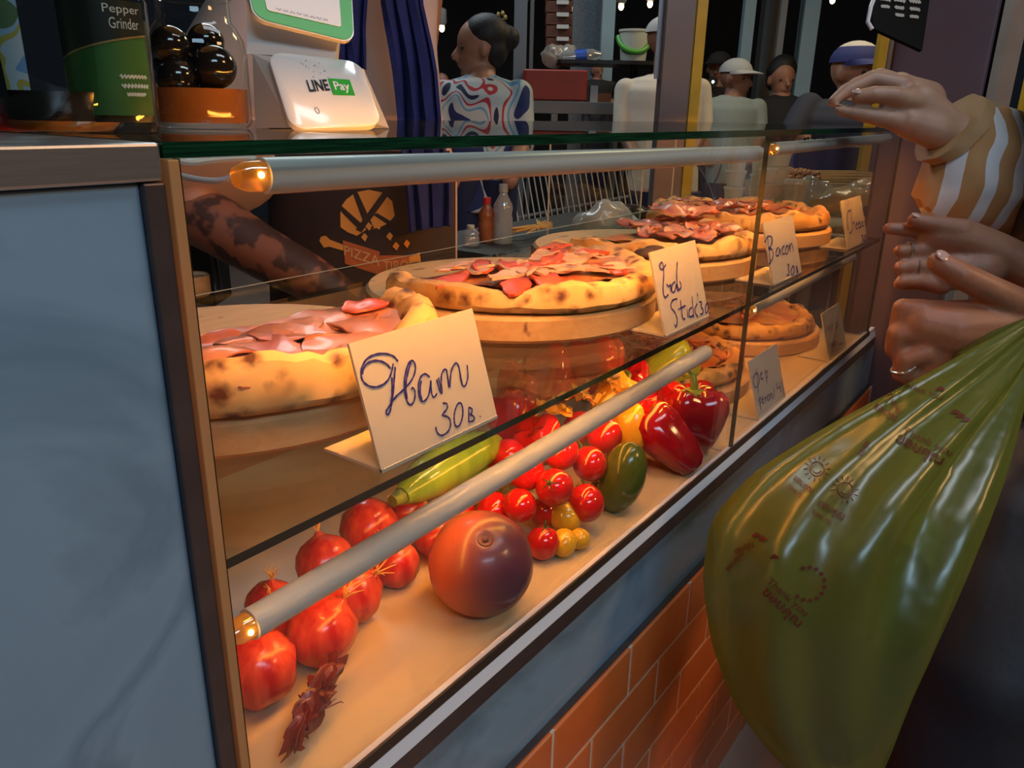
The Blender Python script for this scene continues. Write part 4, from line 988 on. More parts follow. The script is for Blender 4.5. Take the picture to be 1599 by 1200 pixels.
# white foam boxes and bags near the rack
def crumple(name, label, cat, blobs, m_, vox=.006, amp=.010, group=None):
    mb = MB(); c0 = blobs[0][0]
    for p, rx, ry, rz in blobs: mb.ell(p, rx, ry, rz)
    def dsp(co): return co + Vector((nz(co.x*40,co.y*40,co.z*40+1), nz(co.x*40+7,co.y*40,co.z*40), nz(co.x*40,co.y*40+9,co.z*40)))*amp
    return tag(organic(name, mb, m_, None, vox, 2, origin=(c0.x,c0.y,min(b[0].z-b[3] for b in blobs)), disp=dsp), label, cat, group)
M['bagwhite'] = film('white_bag_film', (.78,.76,.70), clear=.15, gloss=.12, rough=.2)
crumple('plastic_bag', 'crumpled white plastic bag beside the wire rack', 'plastic bag', [(PZ(950,345,T0+.05),.075,.05,.045),(PZ(925,350,T0+.035),.05,.05,.03)], M['bagwhite'])
boxpx('foam_box', 'white foam takeaway box behind the bacon pizza', 'box', 962,338,992,366,1.9,.10, M['plastic'])
bk = thing('dark_bowl', 'dark upturned bowl beside the cheese pizza', 'bowl', PZ(986,338,T0+.02))
p = PZ(986,338,T0+.004); r = 30*dep(p)/FPX
obj('shell', MB().lathe([(r,0),(r*1.02,.006),(r*.9,r*.4),(r*.5,r*.62),(r*.05,r*.66)], (p.x,p.y,T0+.001), 28), mat('dark_bowl_metal', (.05,.03,.02), .3, .4), bk)
# cups, tubs, skewers and a dough bag on the side table
def cupstack(label, px, pytop, wpx, d):
    p = PD(px, 300, d); p.z = T0; top = PD(px, pytop, d).z; r = wpx*d/FPX/2; h = top-T0
    c = thing('cup_stack', label, 'cups', p, 'stacks of plastic cups')
    n = max(4, int(h/.045)); 
    for k in range(n):
        z0 = h*k/n; dz = h/n
        obj('cup', MB().lathe([(r*.78,z0+.001),(r*.95,z0+dz*.82),(r*1.02,z0+dz*.84),(r*1.02,z0+dz*.97),(r*.9,z0+dz*.98)], p, 20), M['cups'], c)
for k, a in enumerate([(1146,238,32,2.25),(1181,247,24,2.3),(1208,228,44,2.2),(1196,262,30,2.15)]):
    cupstack(['milky plastic cup stack beside the black cables','slim milky cup stack between two taller stacks','tallest and widest milky cup stack behind the glass seam','short milky cup stack before the tallest stack'][k], *a)
def tub(label, px, py0, py1, wpx, d):
    p = PD(px, py1, d); p.z = T0; r = wpx*d/FPX/2; h = PD(px, py0, d).z-T0
    t = thing('plastic_tub', label, 'tub', p)
    obj('body', MB().lathe([(r*.8,.001),(r*.9,.004),(r*1.0,h*.9),(r*.95,h*.91)], p, 26), M['cups'], t)
    obj('lid', MB().lathe([(r*.2,h*.9),(r*1.05,h*.9),(r*1.06,h*.95),(r*.95,h),(r*.2,h*.985)], p, 26), M['cups'], t)
tub('milky plastic tub with lid behind the bacon card', 1237,279,330,36,2.12)
crumple('plastic_bag', 'crumpled clear wrap beside the milky tub', 'plastic bag', [(PD(1275,305,2.2),.05,.05,.04),(PD(1262,296,2.2),.04,.04,.035)], M['pet'])
crumple('dough_bag', 'plump bag of pale dough behind the cheese card', 'dough', [(PD(1318,312,2.1),.075,.06,.035),(PD(1350,300,2.15),.06,.05,.035),(PD(1295,318,2.1),.05,.05,.025)], film('dough_film', (.80,.66,.42), clear=.0, gloss=.15, rough=.2), amp=.006)
tray = thing('skewer_tray', 'tray piled with browned meat skewers', 'skewers', PD(1270,285,2.45))
c = PD(1265,292,2.45); obj('tray', MB().obox(V(c.x,c.y,T0+.045), RH*.18, FH*.10, UP*.045, .05), mat('foil', (.55,.5,.42), .25, .8, bump=.6, bscale=40), tray, smooth=False)
M['meat'] = mat('grilled_meat', (.28,.10,.03), .4, 0, (.45,.20,.06), 40, bump=.5, bscale=60); M['stick'] = mat('bamboo', (.70,.48,.20), .5)
for k in range(16):
    y0 = -.09+.012*k; zz = T0+.097+.012*(k % 3); o_ = V(c.x,c.y,zz)+FH*y0
    sk = obj('skewer_stick', MB().tube([o_-RH*.16, o_+RH*(.20+.02*(k % 3))+UP*.006*(k % 2)], .0022, 5), M['stick'], tray)
    mt = MB()
    for j in range(6): mt.ell(o_-RH*(.15-.028*j), .016,.012,.010, 8, 6)
    obj('meat', mt, M['meat'], sk)
cb = MB().tube([PD(*q,2.0) for q in smooth_pts([(1085,252),(1100,275),(1112,300),(1120,335)],2)], .0022, 6)
tag(obj('power_cable', cb, M['black']), 'black cable hanging before the cup stacks', 'cable')
cb = MB().tube([PD(*q,2.0) for q in smooth_pts([(1128,240),(1124,270),(1108,300),(1100,335)],2)], .0022, 6)
tag(obj('power_cable', cb, M['black']), 'second black cable crossing before the cup stacks', 'cable')
boxpx('blue_crate', 'violet blue crate behind the skewer tray', 'crate', 1228,226,1346,302,2.68,.12, mat('violet_blue', (.055,.05,.17), .5, 0, (.08,.07,.20), 6))
# left of the vendor: wooden tub and black ribbed bin
p = PZ(298,470,Z(-.33)); r = .036
tb = thing('wooden_tub', 'small round wooden tub behind the case corner', 'tub', (p.x,p.y,Z(-.33)))
obj('wall', MB().lathe([(r*.9,0),(r,.004),(r,.035),(r*.96,.037),(r*.9,.035)], (p.x,p.y,Z(-.32)), 28), wood('tub_wood', (.30,.17,.08), (.38,.22,.11)), tb)
table('prep_table', 'low dark prep table behind the case corner', .55,.62,.76,1.0, Z(-.325), mat('prep_dark', (.05,.04,.035), .9))
d = 1.62
rb_ = thing('ribbed_bin', 'black ribbed plastic bin behind the tattooed arm', 'bin', PD(310,450,d))
obj('body', MB().obox(*slabpx(285,365,350,470,d,.10), .05), M['black'], rb_, smooth=False)
for k in range(6): obj('rib', MB().tube([PD(289+k*9,372+k*3,d-.054), PD(301+k*9,455,d-.054)], .003, 6), mat('rib_sheen', (.03,.03,.035), .25) if k == 0 else bpy.data.materials['rib_sheen'], rb_)

# ------------------------------------------------------------------ far stalls
boxpx('red_crate', 'big red crate on the grey rail behind the woman', 'crate', 816,112,911,158,3.5,.35, M['redbox'], bev=.1)
for y0, y1, nm in ((159,178,'upper'),(190,197,'lower')):
    boxpx('steel_rail', f'{nm} grey steel rail of the stall frame', 'rail', 800,y0,985,y1,3.3,.06, M['greymetal'])
boxpx('steel_rail', 'short grey upright between the two stall rails', 'rail', 860,178,870,190,3.3,.06, M['greymetal'])
boxpx('dark_shelf', 'dark shelf carrying the white bucket', 'shelf', 868,97,1024,103,3.6,.3, M['black'])
sl = thing('banded_crate_stack', 'stack of brown crates with white bands behind the bottles', 'crates', PD(872,75,4.0))
for k in range(5):
    obj('crate', MB().obox(*slabpx(852,-14+k*19,892,3+k*19,4.0,.15), .05), mat('brown_crate', (.13,.045,.025), .6) if k == 0 else bpy.data.materials['brown_crate'], sl, smooth=False)
    obj('white_band', MB().obox(*slabpx(869,1+k*19,888,7+k*19,3.9,.02), .05), M['plastic'], sl, smooth=False)
# bucket
p = PD(988,97,3.55); r = 23*3.55/FPX; h = 46*3.55/FPX
bu = thing('white_bucket', 'white bucket with a green handle on the dark shelf', 'bucket', p)
obj('pail', MB().lathe([(r*.1,.001),(r*.82,.001),(r*.86,.01),(r*1.0,h*.92),(r*1.06,h*.93),(r*1.06,h),(r*.98,h),(r*.8,.02)], p, 30, caps=False), mat('bucket_white', (.62,.66,.56), .4), bu)
pts = []
for k in range(15):
    a_ = math.pi*k/14; pts.append(p + RH*(-math.cos(a_)*r*1.08) - FH*(r*.9*math.sin(a_)) + UP*(h*.78-h*.50*math.sin(a_)))
obj('handle', MB().tube(pts, .012, 8), mat('green_handle', (.08,.35,.04), .4), bu)
def lyingbottle(label, x0, y0, x1, y1, rpx, d, m_, band=None):
    a_ = PD(x0,y0,d); b_ = PD(x1,y1,d); r = rpx*d/FPX; t = (b_-a_)
    o = thing('wrapped_bottle', label, 'bottle', (a_+b_)/2)
    obj('body', MB().tube([a_, a_+t*.05, a_+t*.5, a_+t*.8, a_+t*.95, b_], [r*.5,r,r,r*.9,r*.45,r*.4], 16), m_, o)
    if band: obj('blue_label', MB().tube([a_+t*.35, a_+t*.62], [r*1.03,r*1.03], 18), band, o)
lyingbottle('clear bottle with a blue label lying on the dark shelf', 875,92,940,86,11,3.5, M['pet'], mat('blue_label', (.02,.08,.45), .4))
crumple('plastic_bag', 'grey white plastic bag behind the lying bottle', 'plastic bag', [(PD(865,88,3.6),.06,.06,.05),(PD(885,84,3.6),.05,.05,.04)], M['bagwhite'])
for k, (px, py) in enumerate([(818,8),(897,14),(970,10),(1015,6),(1300,0),(690,44)]):
    d = 4.6; p = PD(px, py, d)
    lp = thing('hanging_bulb', 'small warm bulb lamp hanging '+['over the red crate','beside the banded crate stack','over the white bucket','close to the taupe pillar','over the man in the navy cap','behind the woman with the hair bun'][k], 'lamp', p, 'hanging market bulbs')
    obj('bulb', MB().ell(p, .016,.016,.022, 12, 8), M['bulb'], lp)
    obj('holder', MB().lathe([(.02,.015),(.03,.03),(.028,.10),(.008,.11)], p, 14), mat('lamp_holder', (.4,.42,.42), .4) if k == 0 else bpy.data.materials['lamp_holder'], lp)
    obj('cord', MB().tube([p+UP*.1, V(p.x,p.y,3.35)], .003, 5), M['black'], lp)
for k, (px, py) in enumerate([(1112,128),(1229,131)]):
    p = PD(px,py,4.2); lp = thing('headlight', ['cool white lamp glowing beside the capped man','warm lamp glowing beside the girl in black'][k], 'lamp', p)
    obj('lens', MB().ell(p, .02,.02,.02, 12, 8), M['coolbulb'] if k == 0 else M['bulb'], lp)
    obj('shell', MB().lathe([(.028,-.03),(.03,.0),(.022,.03)], p+FH*.012, 14, axis=FH), M['black'], lp)
# far dark backdrop: rear stalls
boxpx('far_stall_wall', 'dark wall of the stalls across the market', 'wall panel', 560,-260,1500,330,6.5,.1, mat('far_wall', (.012,.013,.016), .8))
boxpx('small_table_card', 'small white table card stand behind the stall rail', 'card', 920,134,932,162,3.6,.05, M['plastic'])
boxpx('orange_chair', 'orange wooden chair back behind the stall rail', 'chair', 930,146,952,160,3.7,.06, mat('orange_wood', (.40,.14,.04), .5))
crumple('grey_sack', 'grey sack beside the orange chair behind the rail', 'sack', [(PD(972,145,3.7),.05,.05,.06)], mat('sack', (.20,.22,.20), .8), amp=.004)
q_ = PD(990,103,3.6)
tag(obj('shelf_stand', MB().tube([V(q_.x,q_.y,0),V(q_.x,q_.y,q_.z)], .016, 8), M['black']), 'dark upright stand below the white bucket', 'stand')
q_ = PD(945,163,3.68); table('far_table', 'far dining table behind the grey stall rail', q_.x-.22, q_.y-.20, q_.x+.26, q_.y+.05, q_.z-.003, M['greymetal'])

# ================================================================== people behind the counter
M['skin'] = mat('skin', (.42,.20,.12), .5, 0, (.36,.16,.09), 20, sub=.08)
M['skindark'] = mat('tanned_skin', (.30,.14,.085), .5, 0, (.24,.11,.065), 20, sub=.06)
M['tattoo'] = mat('tattooed_skin', (.22,.085,.05), .55, 0, (.055,.026,.022), 26, det=2, lo=.46, hi=.54, sub=.03)
M['hair'] = mat('black_hair', (.010,.008,.008), .62, bump=.3, bscale=120)
M['peach'] = mat('peach_tshirt', (.58,.42,.36), .85, 0, (.54,.38,.33), 8)
M['apron'] = mat('dark_brown_apron', (.030,.014,.010), .75, 0, (.022,.010,.008), 12)
M['towel'] = mat('navy_towel', (.012,.018,.12), .9, 0, (.009,.013,.09), 30, bump=.4, bscale=160)
M['logo'] = mat('orange_logo_print', (.72,.30,.05), .7); M['logodark'] = mat('rust_logo_print', (.42,.10,.02), .7); M['logotext'] = mat('logo_lettering', (.62,.36,.14), .7)
def loft(rows, d, ratio=.6, n=28, a0=0, a1=360, grow=1.0):
    """rows: (py, px centre, half width in px, depth shift)"""
    rs = []
    for py, cx, hw, ds in rows:
        c = PD(cx, py, d+ds); w_ = hw*(d+ds)/FPX*grow
        ring = []
        for k in range(n+(0 if a1-a0 == 360 else 1)):
            a = math.radians(a0+(a1-a0)*k/n); ring.append(c + RH*(w_*math.sin(a)) - FH*(w_*ratio*math.cos(a)))
        rs.append(ring)
    return rs
def interp_rows(rows, py):
    for r0, r1 in zip(rows, rows[1:]):
        if r0[0] <= py <= r1[0]:
            t = (py-r0[0])/(r1[0]-r0[0]); return [x*(1-t)+y*t for x, y in zip(r0, r1)]
    return list(rows[0] if py < rows[0][0] else rows[-1])
def surf(rows, d, ratio, px, py, grow):
    _, cx, hw, ds = interp_rows(rows, py); s = max(-.98, min(.98, (px-cx)/hw)); a = math.asin(s)
    c = PD(cx, py, d+ds); w_ = hw*(d+ds)/FPX*grow
    return c + RH*(w_*math.sin(a)) - FH*(w_*ratio*math.cos(a))
def dense(rows, n=4):
    out = []
    for r0, r1 in zip(rows, rows[1:]):
        for k in range(n): t = k/n; t2 = t*t*(3-2*t); out.append([r0[0]*(1-t)+r1[0]*t]+[x*(1-t2)+y*t2 for x, y in zip(r0[1:], r1[1:])])
    return out+[list(rows[-1])]
# ---- the vendor
dv = 1.5
ven = thing('person', 'vendor in peach shirt and dark apron with navy towel, one tattooed arm', 'person', PD(580,700,dv))
ven.location.z = 0
rows = dense([(-150,598,48,0),(-120,590,98,0),(-60,582,104,0),(60,576,106,0),(160,573,116,0),(280,571,143,0),(400,572,142,0),(520,575,142,0),(700,575,150,0)])
body = MB()
body.rings(loft(rows, dv, .55, 28, grow=.93))
hd = PD(598,-260,dv); s = dv/FPX
body.ell(hd, 62*s, 78*s, 88*s); body.capsule(PD(598,-190,dv), PD(598,-140,dv), 40*s, 48*s)
body.ell(hd-FH*74*s+UP*-12*s, 10*s, 16*s, 14*s)
arm = [PD(470,-60,dv), PD(300,180,dv-.08), PD(300,318,dv-.12)]
body.chain(arm, [50*s, 46*s, 44*s])
body.chain([PD(655,-60,dv+.02), PD(640,130,dv+.12), PD(625,330,dv+.13)], [44*s,40*s,32*s])
for x in (-1, 1): body.chain([PD(575+x*65,680,dv), PD(575+x*70,1150,dv)], [66*s, 50*s])
organic('body', body, M['skin'], ven, .010, 4)
fa_ = [PD(*q) for q in [(292,330,dv-.12),(340,352,dv-.12),(410,395,dv-.12),(480,432,dv-.12),(545,470,dv-.11),(600,500,dv-.10)]]
am = MB().chain(fa_, [50*s*.86, 50*s*.86, 46*s*.84, 42*s*.82, 34*s*.8, 26*s*.8], 18)
hb_ = fa_[-1]; dr = (fa_[-1]-fa_[-2]).normalized()
for k in range(4):
    o_ = UP*(.018*(1.5-k)); am.chain([hb_+o_*.5, hb_+dr*.05+o_, hb_+dr*.085+o_-FH*.015], [.012,.010,.008])
am.chain([hb_-FH*.01, hb_+dr*.03-FH*.03, hb_+dr*.055-FH*.035], [.013,.011,.009])
organic('tattooed_forearm', am, M['tattoo'], ven, .005, 5)
hr = MB().ell(hd+UP*20*s+FH*10*s, 66*s, 80*s, 76*s); organic('hair', hr, M['hair'], ven, .008, 2)
obj('shirt', MB().rings(loft(rows[2:-3], dv, .55, 32), False, False), M['peach'], ven)
sl_ = MB(); a_, b_ = PD(318,170,dv-.08), PD(352,284,dv-.14)
sl_.tube([PD(440,-40,dv-.02), a_, (a_+b_)/2, b_, b_+(b_-a_).normalized()*.004], [70*s,70*s,74*s,78*s,70*s], 24)
obj('sleeve', sl_, M['peach'], ven)
G_ = 1.045
ap = obj('apron', MB().grid(lambda u, v: surf(rows, dv, .55, interp_rows(rows, 232+330*v)[1]+interp_rows(rows, 232+330*v)[2]*(-.985+1.93*u), 232+330*v, G_), 28, 14, .002), M['apron'], ven)
def decal(name, poly, m_, lift=1.085, par=ap, n=1):
    cx = sum(p[0] for p in poly)/len(poly); cy = sum(p[1] for p in poly)/len(poly); k = len(poly)
    pts = [(260+x/3.158, 220+y/3.158) for x, y in poly]; c_ = (260+cx/3.158, 220+cy/3.158)
    mb = MB().add([surf(rows, dv, .55, *p, lift) for p in pts]+[surf(rows, dv, .55, *c_, lift)], [(i, (i+1) % k, k) for i in range(k)])
    return obj(name, mb, m_, par, smooth=False)
decal('pizza_emblem', [(920,300),(945,262),(985,228),(1040,215),(1100,228),(1138,268),(1148,335),(1118,372),(1075,392),(1030,400),(990,428),(950,412),(920,390)], M['logo'])
for q in ([(970,222),(992,222),(1062,392),(1030,400)], [(1100,222),(1122,238),(1010,412),(985,400)], [(915,308),(925,290),(1025,385),(1005,405)], [(1060,330),(1075,322),(1150,372),(1140,392)]):
    decal('emblem_band', q, M['apron'], 1.095)
for x, y in [(1040,384),(1080,380),(1022,434),(1126,430),(1152,476),(1196,466)]:
    decal('emblem_dot', [(x-14,y),(x,y-20),(x+14,y-4),(x+3,y+20)], M['logo'], 1.095)
decal('rolling_pin_handle', [(828,458),(835,438),(855,432),(875,450),(935,472),(932,498),(872,482),(848,488)], M['logo'], 1.088)
decal('rolling_pin_handle', [(1200,530),(1250,508),(1256,555),(1235,552),(1205,560)], M['logo'], 1.088)
b1 = decal('banner', [(930,450),(1085,500),(1088,570),(1075,605),(940,558)], M['logodark'], 1.090)
b2 = decal('banner', [(1088,518),(1208,520),(1206,598),(1075,604)], M['logodark'], 1.090)
def lt(x0, y0, x1, y1, h):
    return lambda u, v: surf(rows, dv, .55, 260+(x0+(x1-x0)*u)/3.158, 220+(y0+(y1-y0)*u-h*v)/3.158, 1.102)
text_on('lettering', 'PIZZA', lt(938,516,1085,566,44), M['logotext'], b1); text_on('lettering', 'TIBO', lt(1100,588,1202,586,44), M['logotext'], b2)
def strip(name, L_, R_, m_, d, th=.006, waves=3, par=ven, amp=.010):
    n = len(L_)-1
    def fn(u, v):
        t = v*n; i = min(int(t), n-1); f_ = t-i
        l = [x*(1-f_)+y*f_ for x, y in zip(L_[i], L_[i+1])]; r_ = [x*(1-f_)+y*f_ for x, y in zip(R_[i], R_[i+1])]
        p = PD(l[0]*(1-u)+r_[0]*u, l[1]*(1-u)+r_[1]*u, d)
        return p - FH*(amp*math.sin(u*waves*math.pi*2+v*2)+amp*.5*math.sin(v*9+u*4))
    return obj(name, MB().grid(fn, 16, 14, th), m_, par)
strip('towel', [(596,-150),(600,0),(614,100),(622,200),(634,280),(640,362)], [(650,-150),(660,0),(683,100),(691,200),(706,280),(706,352)], M['towel'], dv-.16)
strip('towel_end', [(515,-150),(522,-40),(530,50),(530,98)], [(575,-150),(580,-40),(572,50),(574,110)], M['towel'], dv-.14, .006, 2)

# ---- generic figure of the crowd, built from picture anchors
def figure(label, d, head, hr_, face, sh, pyb, skin, shirt, hair=None, cap=None, brim=None, facey=0, pose=None, extra=None):
    """head (px,py) centre, hr_ half head height px, face -1 left +1 right, sh (xl,xr,py) shoulders"""
    s = d/FPX; hp = PD(*head, d)
    P = thing('person', label, 'person', (hp.x, hp.y, 0))
    b = MB(); fd = (RH*face - FH*(1-abs(face))).normalized(); sd = V(-fd.y, fd.x, 0)
    h = hr_*s
    rot = Matrix((fd, sd, UP)).transposed()
    b.ell(hp+UP*h*.15-fd*h*.06, h*.84, h*.68, h*.80, rot=rot)            # skull
    b.ell(hp+fd*h*.20-UP*h*.38, h*.52, h*.48, h*.60, rot=rot)              # face and jaw
    b.ell(hp+fd*h*.45-UP*h*.80, h*.22, h*.26, h*.18, rot=rot)              # chin
    b.capsule(hp+fd*h*.70-UP*h*.02, hp+fd*h*.86-UP*h*.30, h*.08, h*.14, 8)    # nose
    b.ell(hp+fd*h*.66-UP*h*.55, h*.12, h*.22, h*.09, rot=rot)              # lips
    for k in (-1, 1): b.ell(hp-fd*h*.08+sd*h*.68*k-UP*h*.12, h*.16, h*.07, h*.24, rot=rot)
    cx = (sh[0]+sh[1])/2; hw = (sh[1]-sh[0])/2
    nk = PD(cx*.6+head[0]*.4, sh[2]-hr_*.25, d); b.capsule(hp-UP*h*.6-fd*h*.1, nk-UP*h*.2, h*.42, h*.5)
    rws = dense([(sh[2]-hr_*.38,cx,hw*.34,0),(sh[2]-hr_*.12,cx,hw*.78,0),(sh[2]+hr_*.35,cx,hw*.96,0),(sh[2]+hr_*1.6,cx,hw*.86,0),(pyb,cx,hw*.82,0)], 3)
    b.rings(loft(rws, d, .55, 24, grow=.94))
    arms = pose or [[(sh[0]+hw*.08,sh[2]+hr_*.3,0),(sh[0]-hw*.02,sh[2]+hr_*1.9,0),(sh[0]+hw*.3,sh[2]+hr_*3.2,-.15)],[(sh[1]-hw*.08,sh[2]+hr_*.3,0),(sh[1]+hw*.02,sh[2]+hr_*1.9,0),(sh[1]-hw*.3,sh[2]+hr_*3.2,-.15)]]
    for ar in arms: b.chain([PD(x, y, d+q) for x, y, q in ar], [h*.40, h*.33, h*.24])
    zb_ = PD(cx, pyb, d); lw = hw*.42*s
    for k in (-1, 1): b.chain([zb_+RH*lw*k+UP*.05, V(zb_.x, zb_.y, .45)+RH*lw*k, V(zb_.x, zb_.y, .06)+RH*lw*k], [lw*1.05, lw*.75, lw*.5])
    organic('body', b, skin, P, max(.006, h*.07), 3)
    sm = MB().rings(loft(rws, d, .6, 28, grow=1.05))
    for ar in arms:
        p3 = [PD(x, y, d+q) for x, y, q in ar]; sm.chain([p3[0], p3[0]*.5+p3[1]*.5, p3[1]*.95+p3[2]*.05], [h*.50, h*.46, h*.42])
    organic('shirt', sm, shirt, P, max(.007, h*.08), 3)
    trs = MB()
    for k in (-1, 1): trs.tube([zb_+RH*lw*k+UP*.10, V(zb_.x, zb_.y, .45)+RH*lw*k, V(zb_.x, zb_.y, .03)+RH*lw*k], [lw*1.15, lw*.9, lw*.75], 14)
    obj('trousers', trs, M['navy'], P)
    for k in (-1, 1):
        obj('eye', MB().ell(hp+fd*h*.60+sd*h*.30*k-UP*h*.05, h*.06, h*.12, h*.06, 10, 6, rot=rot), M['black'], P)
    if hair: 
        hb = MB(); hb.ell(hp+UP*h*.38-fd*h*.20, h*.80, h*.75, h*.68, rot=rot); hb.ell(hp-fd*h*.42-UP*h*.05, h*.52, h*.66, h*.62, rot=rot)
        for p_, r_ in hair: hb.ell(PD(*p_, d), r_*s, r_*s, r_*s)
        cut = hp
        def dsp(co): return co
        organic('hair', hb, M['hair'], P, max(.006, h*.07), 2)
    if cap:
        c_ = MB(); rs = []
        for k in range(7):
            t = k/6*math.pi/2; rs.append([hp+UP*(h*.28+h*.70*math.sin(t))+ (rot @ V(h*.90*math.cos(t)*math.cos(2*math.pi*j/24)-h*.08, h*.76*math.cos(t)*math.sin(2*math.pi*j/24), 0)) for j in range(24)])
        cm_ = cap if isinstance(cap, (list, tuple)) else (cap, None)
        cp = obj('cap', MB().rings(rs[:4] if cm_[1] else rs, False, True), cm_[0], P)
        if cm_[1]: obj('cap_crown', MB().rings(rs[3:], False, True), cm_[1], cp)
        bd = (fd if brim is None else Vector(brim)).normalized(); bs = V(-bd.y, bd.x, 0)
        def br(u, v):
            a = math.pi*(u-.5)*.9; r_ = h*(.80+.75*v*math.cos(a)); return hp+UP*(h*.32-h*.16*v)+bd*r_*math.cos(a)+bs*h*.82*math.sin(a)*(1-.06*v)
        obj('brim', MB().grid(br, 12, 3, h*.05), cm_[0], cp)
    return P
M['navy'] = mat('navy_trousers', (.012,.018,.06), .8)
M['print'] = patches('printed_top', [(0,(.02,.03,.12)),(.40,(.52,.55,.52)),(.50,(.12,.34,.52)),(.535,(.54,.56,.54)),(.60,(.45,.03,.04)),(.635,(.50,.52,.50)),(.69,(.015,.018,.06))], 9, .8, 1.4, (1,1,.55))
W_ = figure('woman with black hair bun in a white blue and red printed top', 2.5, (750,74), 47, -.90, (688,815,134), 330, M['skin'], M['print'], [((793,60),19)])
p = PD(783,27,2.46); mb = MB()
for k in range(5):
    a_ = k*1.257; mb.ell(p+RH*.012*math.cos(a_)+UP*.012*math.sin(a_), .008,.005,.008, 8, 6)
obj('hair_clip', mb, mat('gold_clip', (.55,.45,.18), .3, .5), W_)
M['whiteshirt'] = mat('cream_white_shirt', (.62,.56,.46), .8, 0, (.56,.50,.40), 8)
M['caplight'] = mat('pale_cap_cloth', (.52,.50,.46), .8); M['capgrey'] = mat('grey_cap_cloth', (.42,.44,.44), .8); M['capblack'] = mat('black_cap_cloth', (.015,.015,.017), .8)
M['capblue'] = mat('navy_cap_cloth', (.025,.035,.16), .8); M['greyshirt'] = mat('grey_green_shirt', (.25,.30,.29), .85); M['darkshirt'] = mat('dark_navy_shirt', (.016,.022,.045), .85); M['blackshirt'] = mat('black_shirt', (.014,.014,.017), .8)
figure('man in a white shirt and pale cap standing behind the taupe pillar', 3.0, (1042,62), 36, .75, (972,1098,130), 340, M['skindark'], M['whiteshirt'], None, M['caplight'], RH*.9-FH*.3)
figure('man in grey shirt and grey cap looking down', 3.7, (1150,122), 30, .5, (1096,1186,160), 320, M['skindark'], M['greyshirt'], None, M['capgrey'], RH*.5-FH*.6)
figure('man in a black cap behind the grey capped man', 4.3, (1122,106), 25, -.3, (1088,1150,142), 300, M['skindark'], M['blackshirt'], [], M['capblack'])
figure('girl in a black top beside the pale steel post', 4.2, (1220,124), 29, .15, (1184,1262,158), 300, M['skin'], M['blackshirt'], [((1222,108),22)])
figure('man in a navy cap with white crown bending over the side table', 3.05, (1336,112), 46, .35, (1238,1392,172), 330, M['skin'], M['darkshirt'], None, (M['capblue'], M['caplight']), RH*.5-FH*.8,
       pose=[[(1262,168,0),(1235,205,-.05),(1290,250,-.1)],[(1385,172,0),(1392,205,0),(1370,250,-.1)]])
for k, (x, y, r_) in enumerate([(932,112,14),(690,130,16)]):
    figure(['customer in black seated behind the red crate','dim figure behind the woman in the printed top'][k], 4.05, (x,y), r_, .4, (x-26,x+26,y+17), 300, M['skindark'], M['blackshirt'], [])

# ================================================================== customers at the counter
from mathutils.bvhtree import BVHTree
M['skinf'] = mat('hand_skin', (.42,.185,.105), .45, 0, (.36,.15,.08), 25, sub=.12, bump=.12, bscale=140)
M['nail'] = mat('nail', (.62,.38,.32), .2, coat=.4)
def fing(mb, pts, rr, s):      # joints as picture points with depth, radii in pixels
    P3 = [PD(x, y, d_) for x, y, d_ in pts]; mb.chain(P3, [r*s*1.08 for r in rr], 14); return P3
def nail(P3, r, parent, side):
    a, b = P3[-2], P3[-1]; t = (b-a).normalized(); n = side - t*side.dot(t); n.normalize(); w_ = t.cross(n)
    rot = Matrix((t, w_, n)).transposed()
    obj('nail', MB().ell(b + t*r*.15 + n*r*.86, r*.72, r*.60, r*.16, 12, 8, rot=rot), M['nail'], parent)
toCam = lambda p: (CAM-p).normalized()
# ---- customer with the striped sleeve
d1 = 1.22; s1 = d1/FPX
c1 = thing('person', 'customer in a tan and white striped blouse reaching over the glass top', 'person', (1.85,-.50,0))
hm = MB()
fing(hm, [(1640,262,d1+.02),(1560,236,d1+.02),(1500,214,d1),(1468,196,d1),(1430,166,d1)], [40,34,29,30,34], s1)
fing(hm, [(1462,205,d1-.01),(1420,192,d1-.012),(1400,172,d1)], [26,22,24], s1)
fing(hm, [(1440,160,d1+.01),(1408,142,d1+.012),(1404,134,d1+.03)], [32,24,20], s1)
fing(hm, [(1436,165,d1+.03),(1410,140,d1+.045)], [26,18], s1)
i_ = fing(hm, [(1428,160,d1-.022),(1396,150,d1-.028),(1364,147,d1-.028),(1339,150,d1-.024)], [16,13.5,11.5,9], s1)
m_f = fing(hm, [(1408,134,d1-.004),(1362,123,d1),(1322,142,d1+.002),(1302,158,d1+.002)], [15,12.5,11,8.5], s1)
fing(hm, [(1406,132,d1+.020),(1374,119,d1+.024),(1336,132,d1+.024),(1314,150,d1+.024)], [14,12,10.5,8], s1)
fing(hm, [(1408,136,d1+.042),(1388,121,d1+.046),(1356,128,d1+.046),(1334,142,d1+.046)], [13,11,9.5,7.5], s1)
t_ = fing(hm, [(1425,196,d1-.010),(1392,187,d1-.014),(1350,179,d1-.012),(1311,172,d1-.008)], [19,14,11,7.5], s1)
sh1 = V(1.80,-.42,1.34); hp = V(1.90,-.50,1.56)
hm.chain([PD(1640,262,d1+.02), V(1.66,-.30,1.06), sh1], [.045,.05,.055])
hm.chain([V(1.95,-.62,1.34), V(2.06,-.66,1.06), V(1.95,-.50,.95)], [.055,.045,.035])
hm.ell(hp, .085,.075,.115); hm.capsule(hp-V(0,0,.08), V(1.89,-.51,1.36), .048,.055); hm.ell(hp+V(-.085,.03,-.02), .018,.016,.024)
hm.ell(V(1.88,-.52,1.20), .13,.17,.22); hm.ell(V(1.88,-.52,.92), .14,.17,.18)
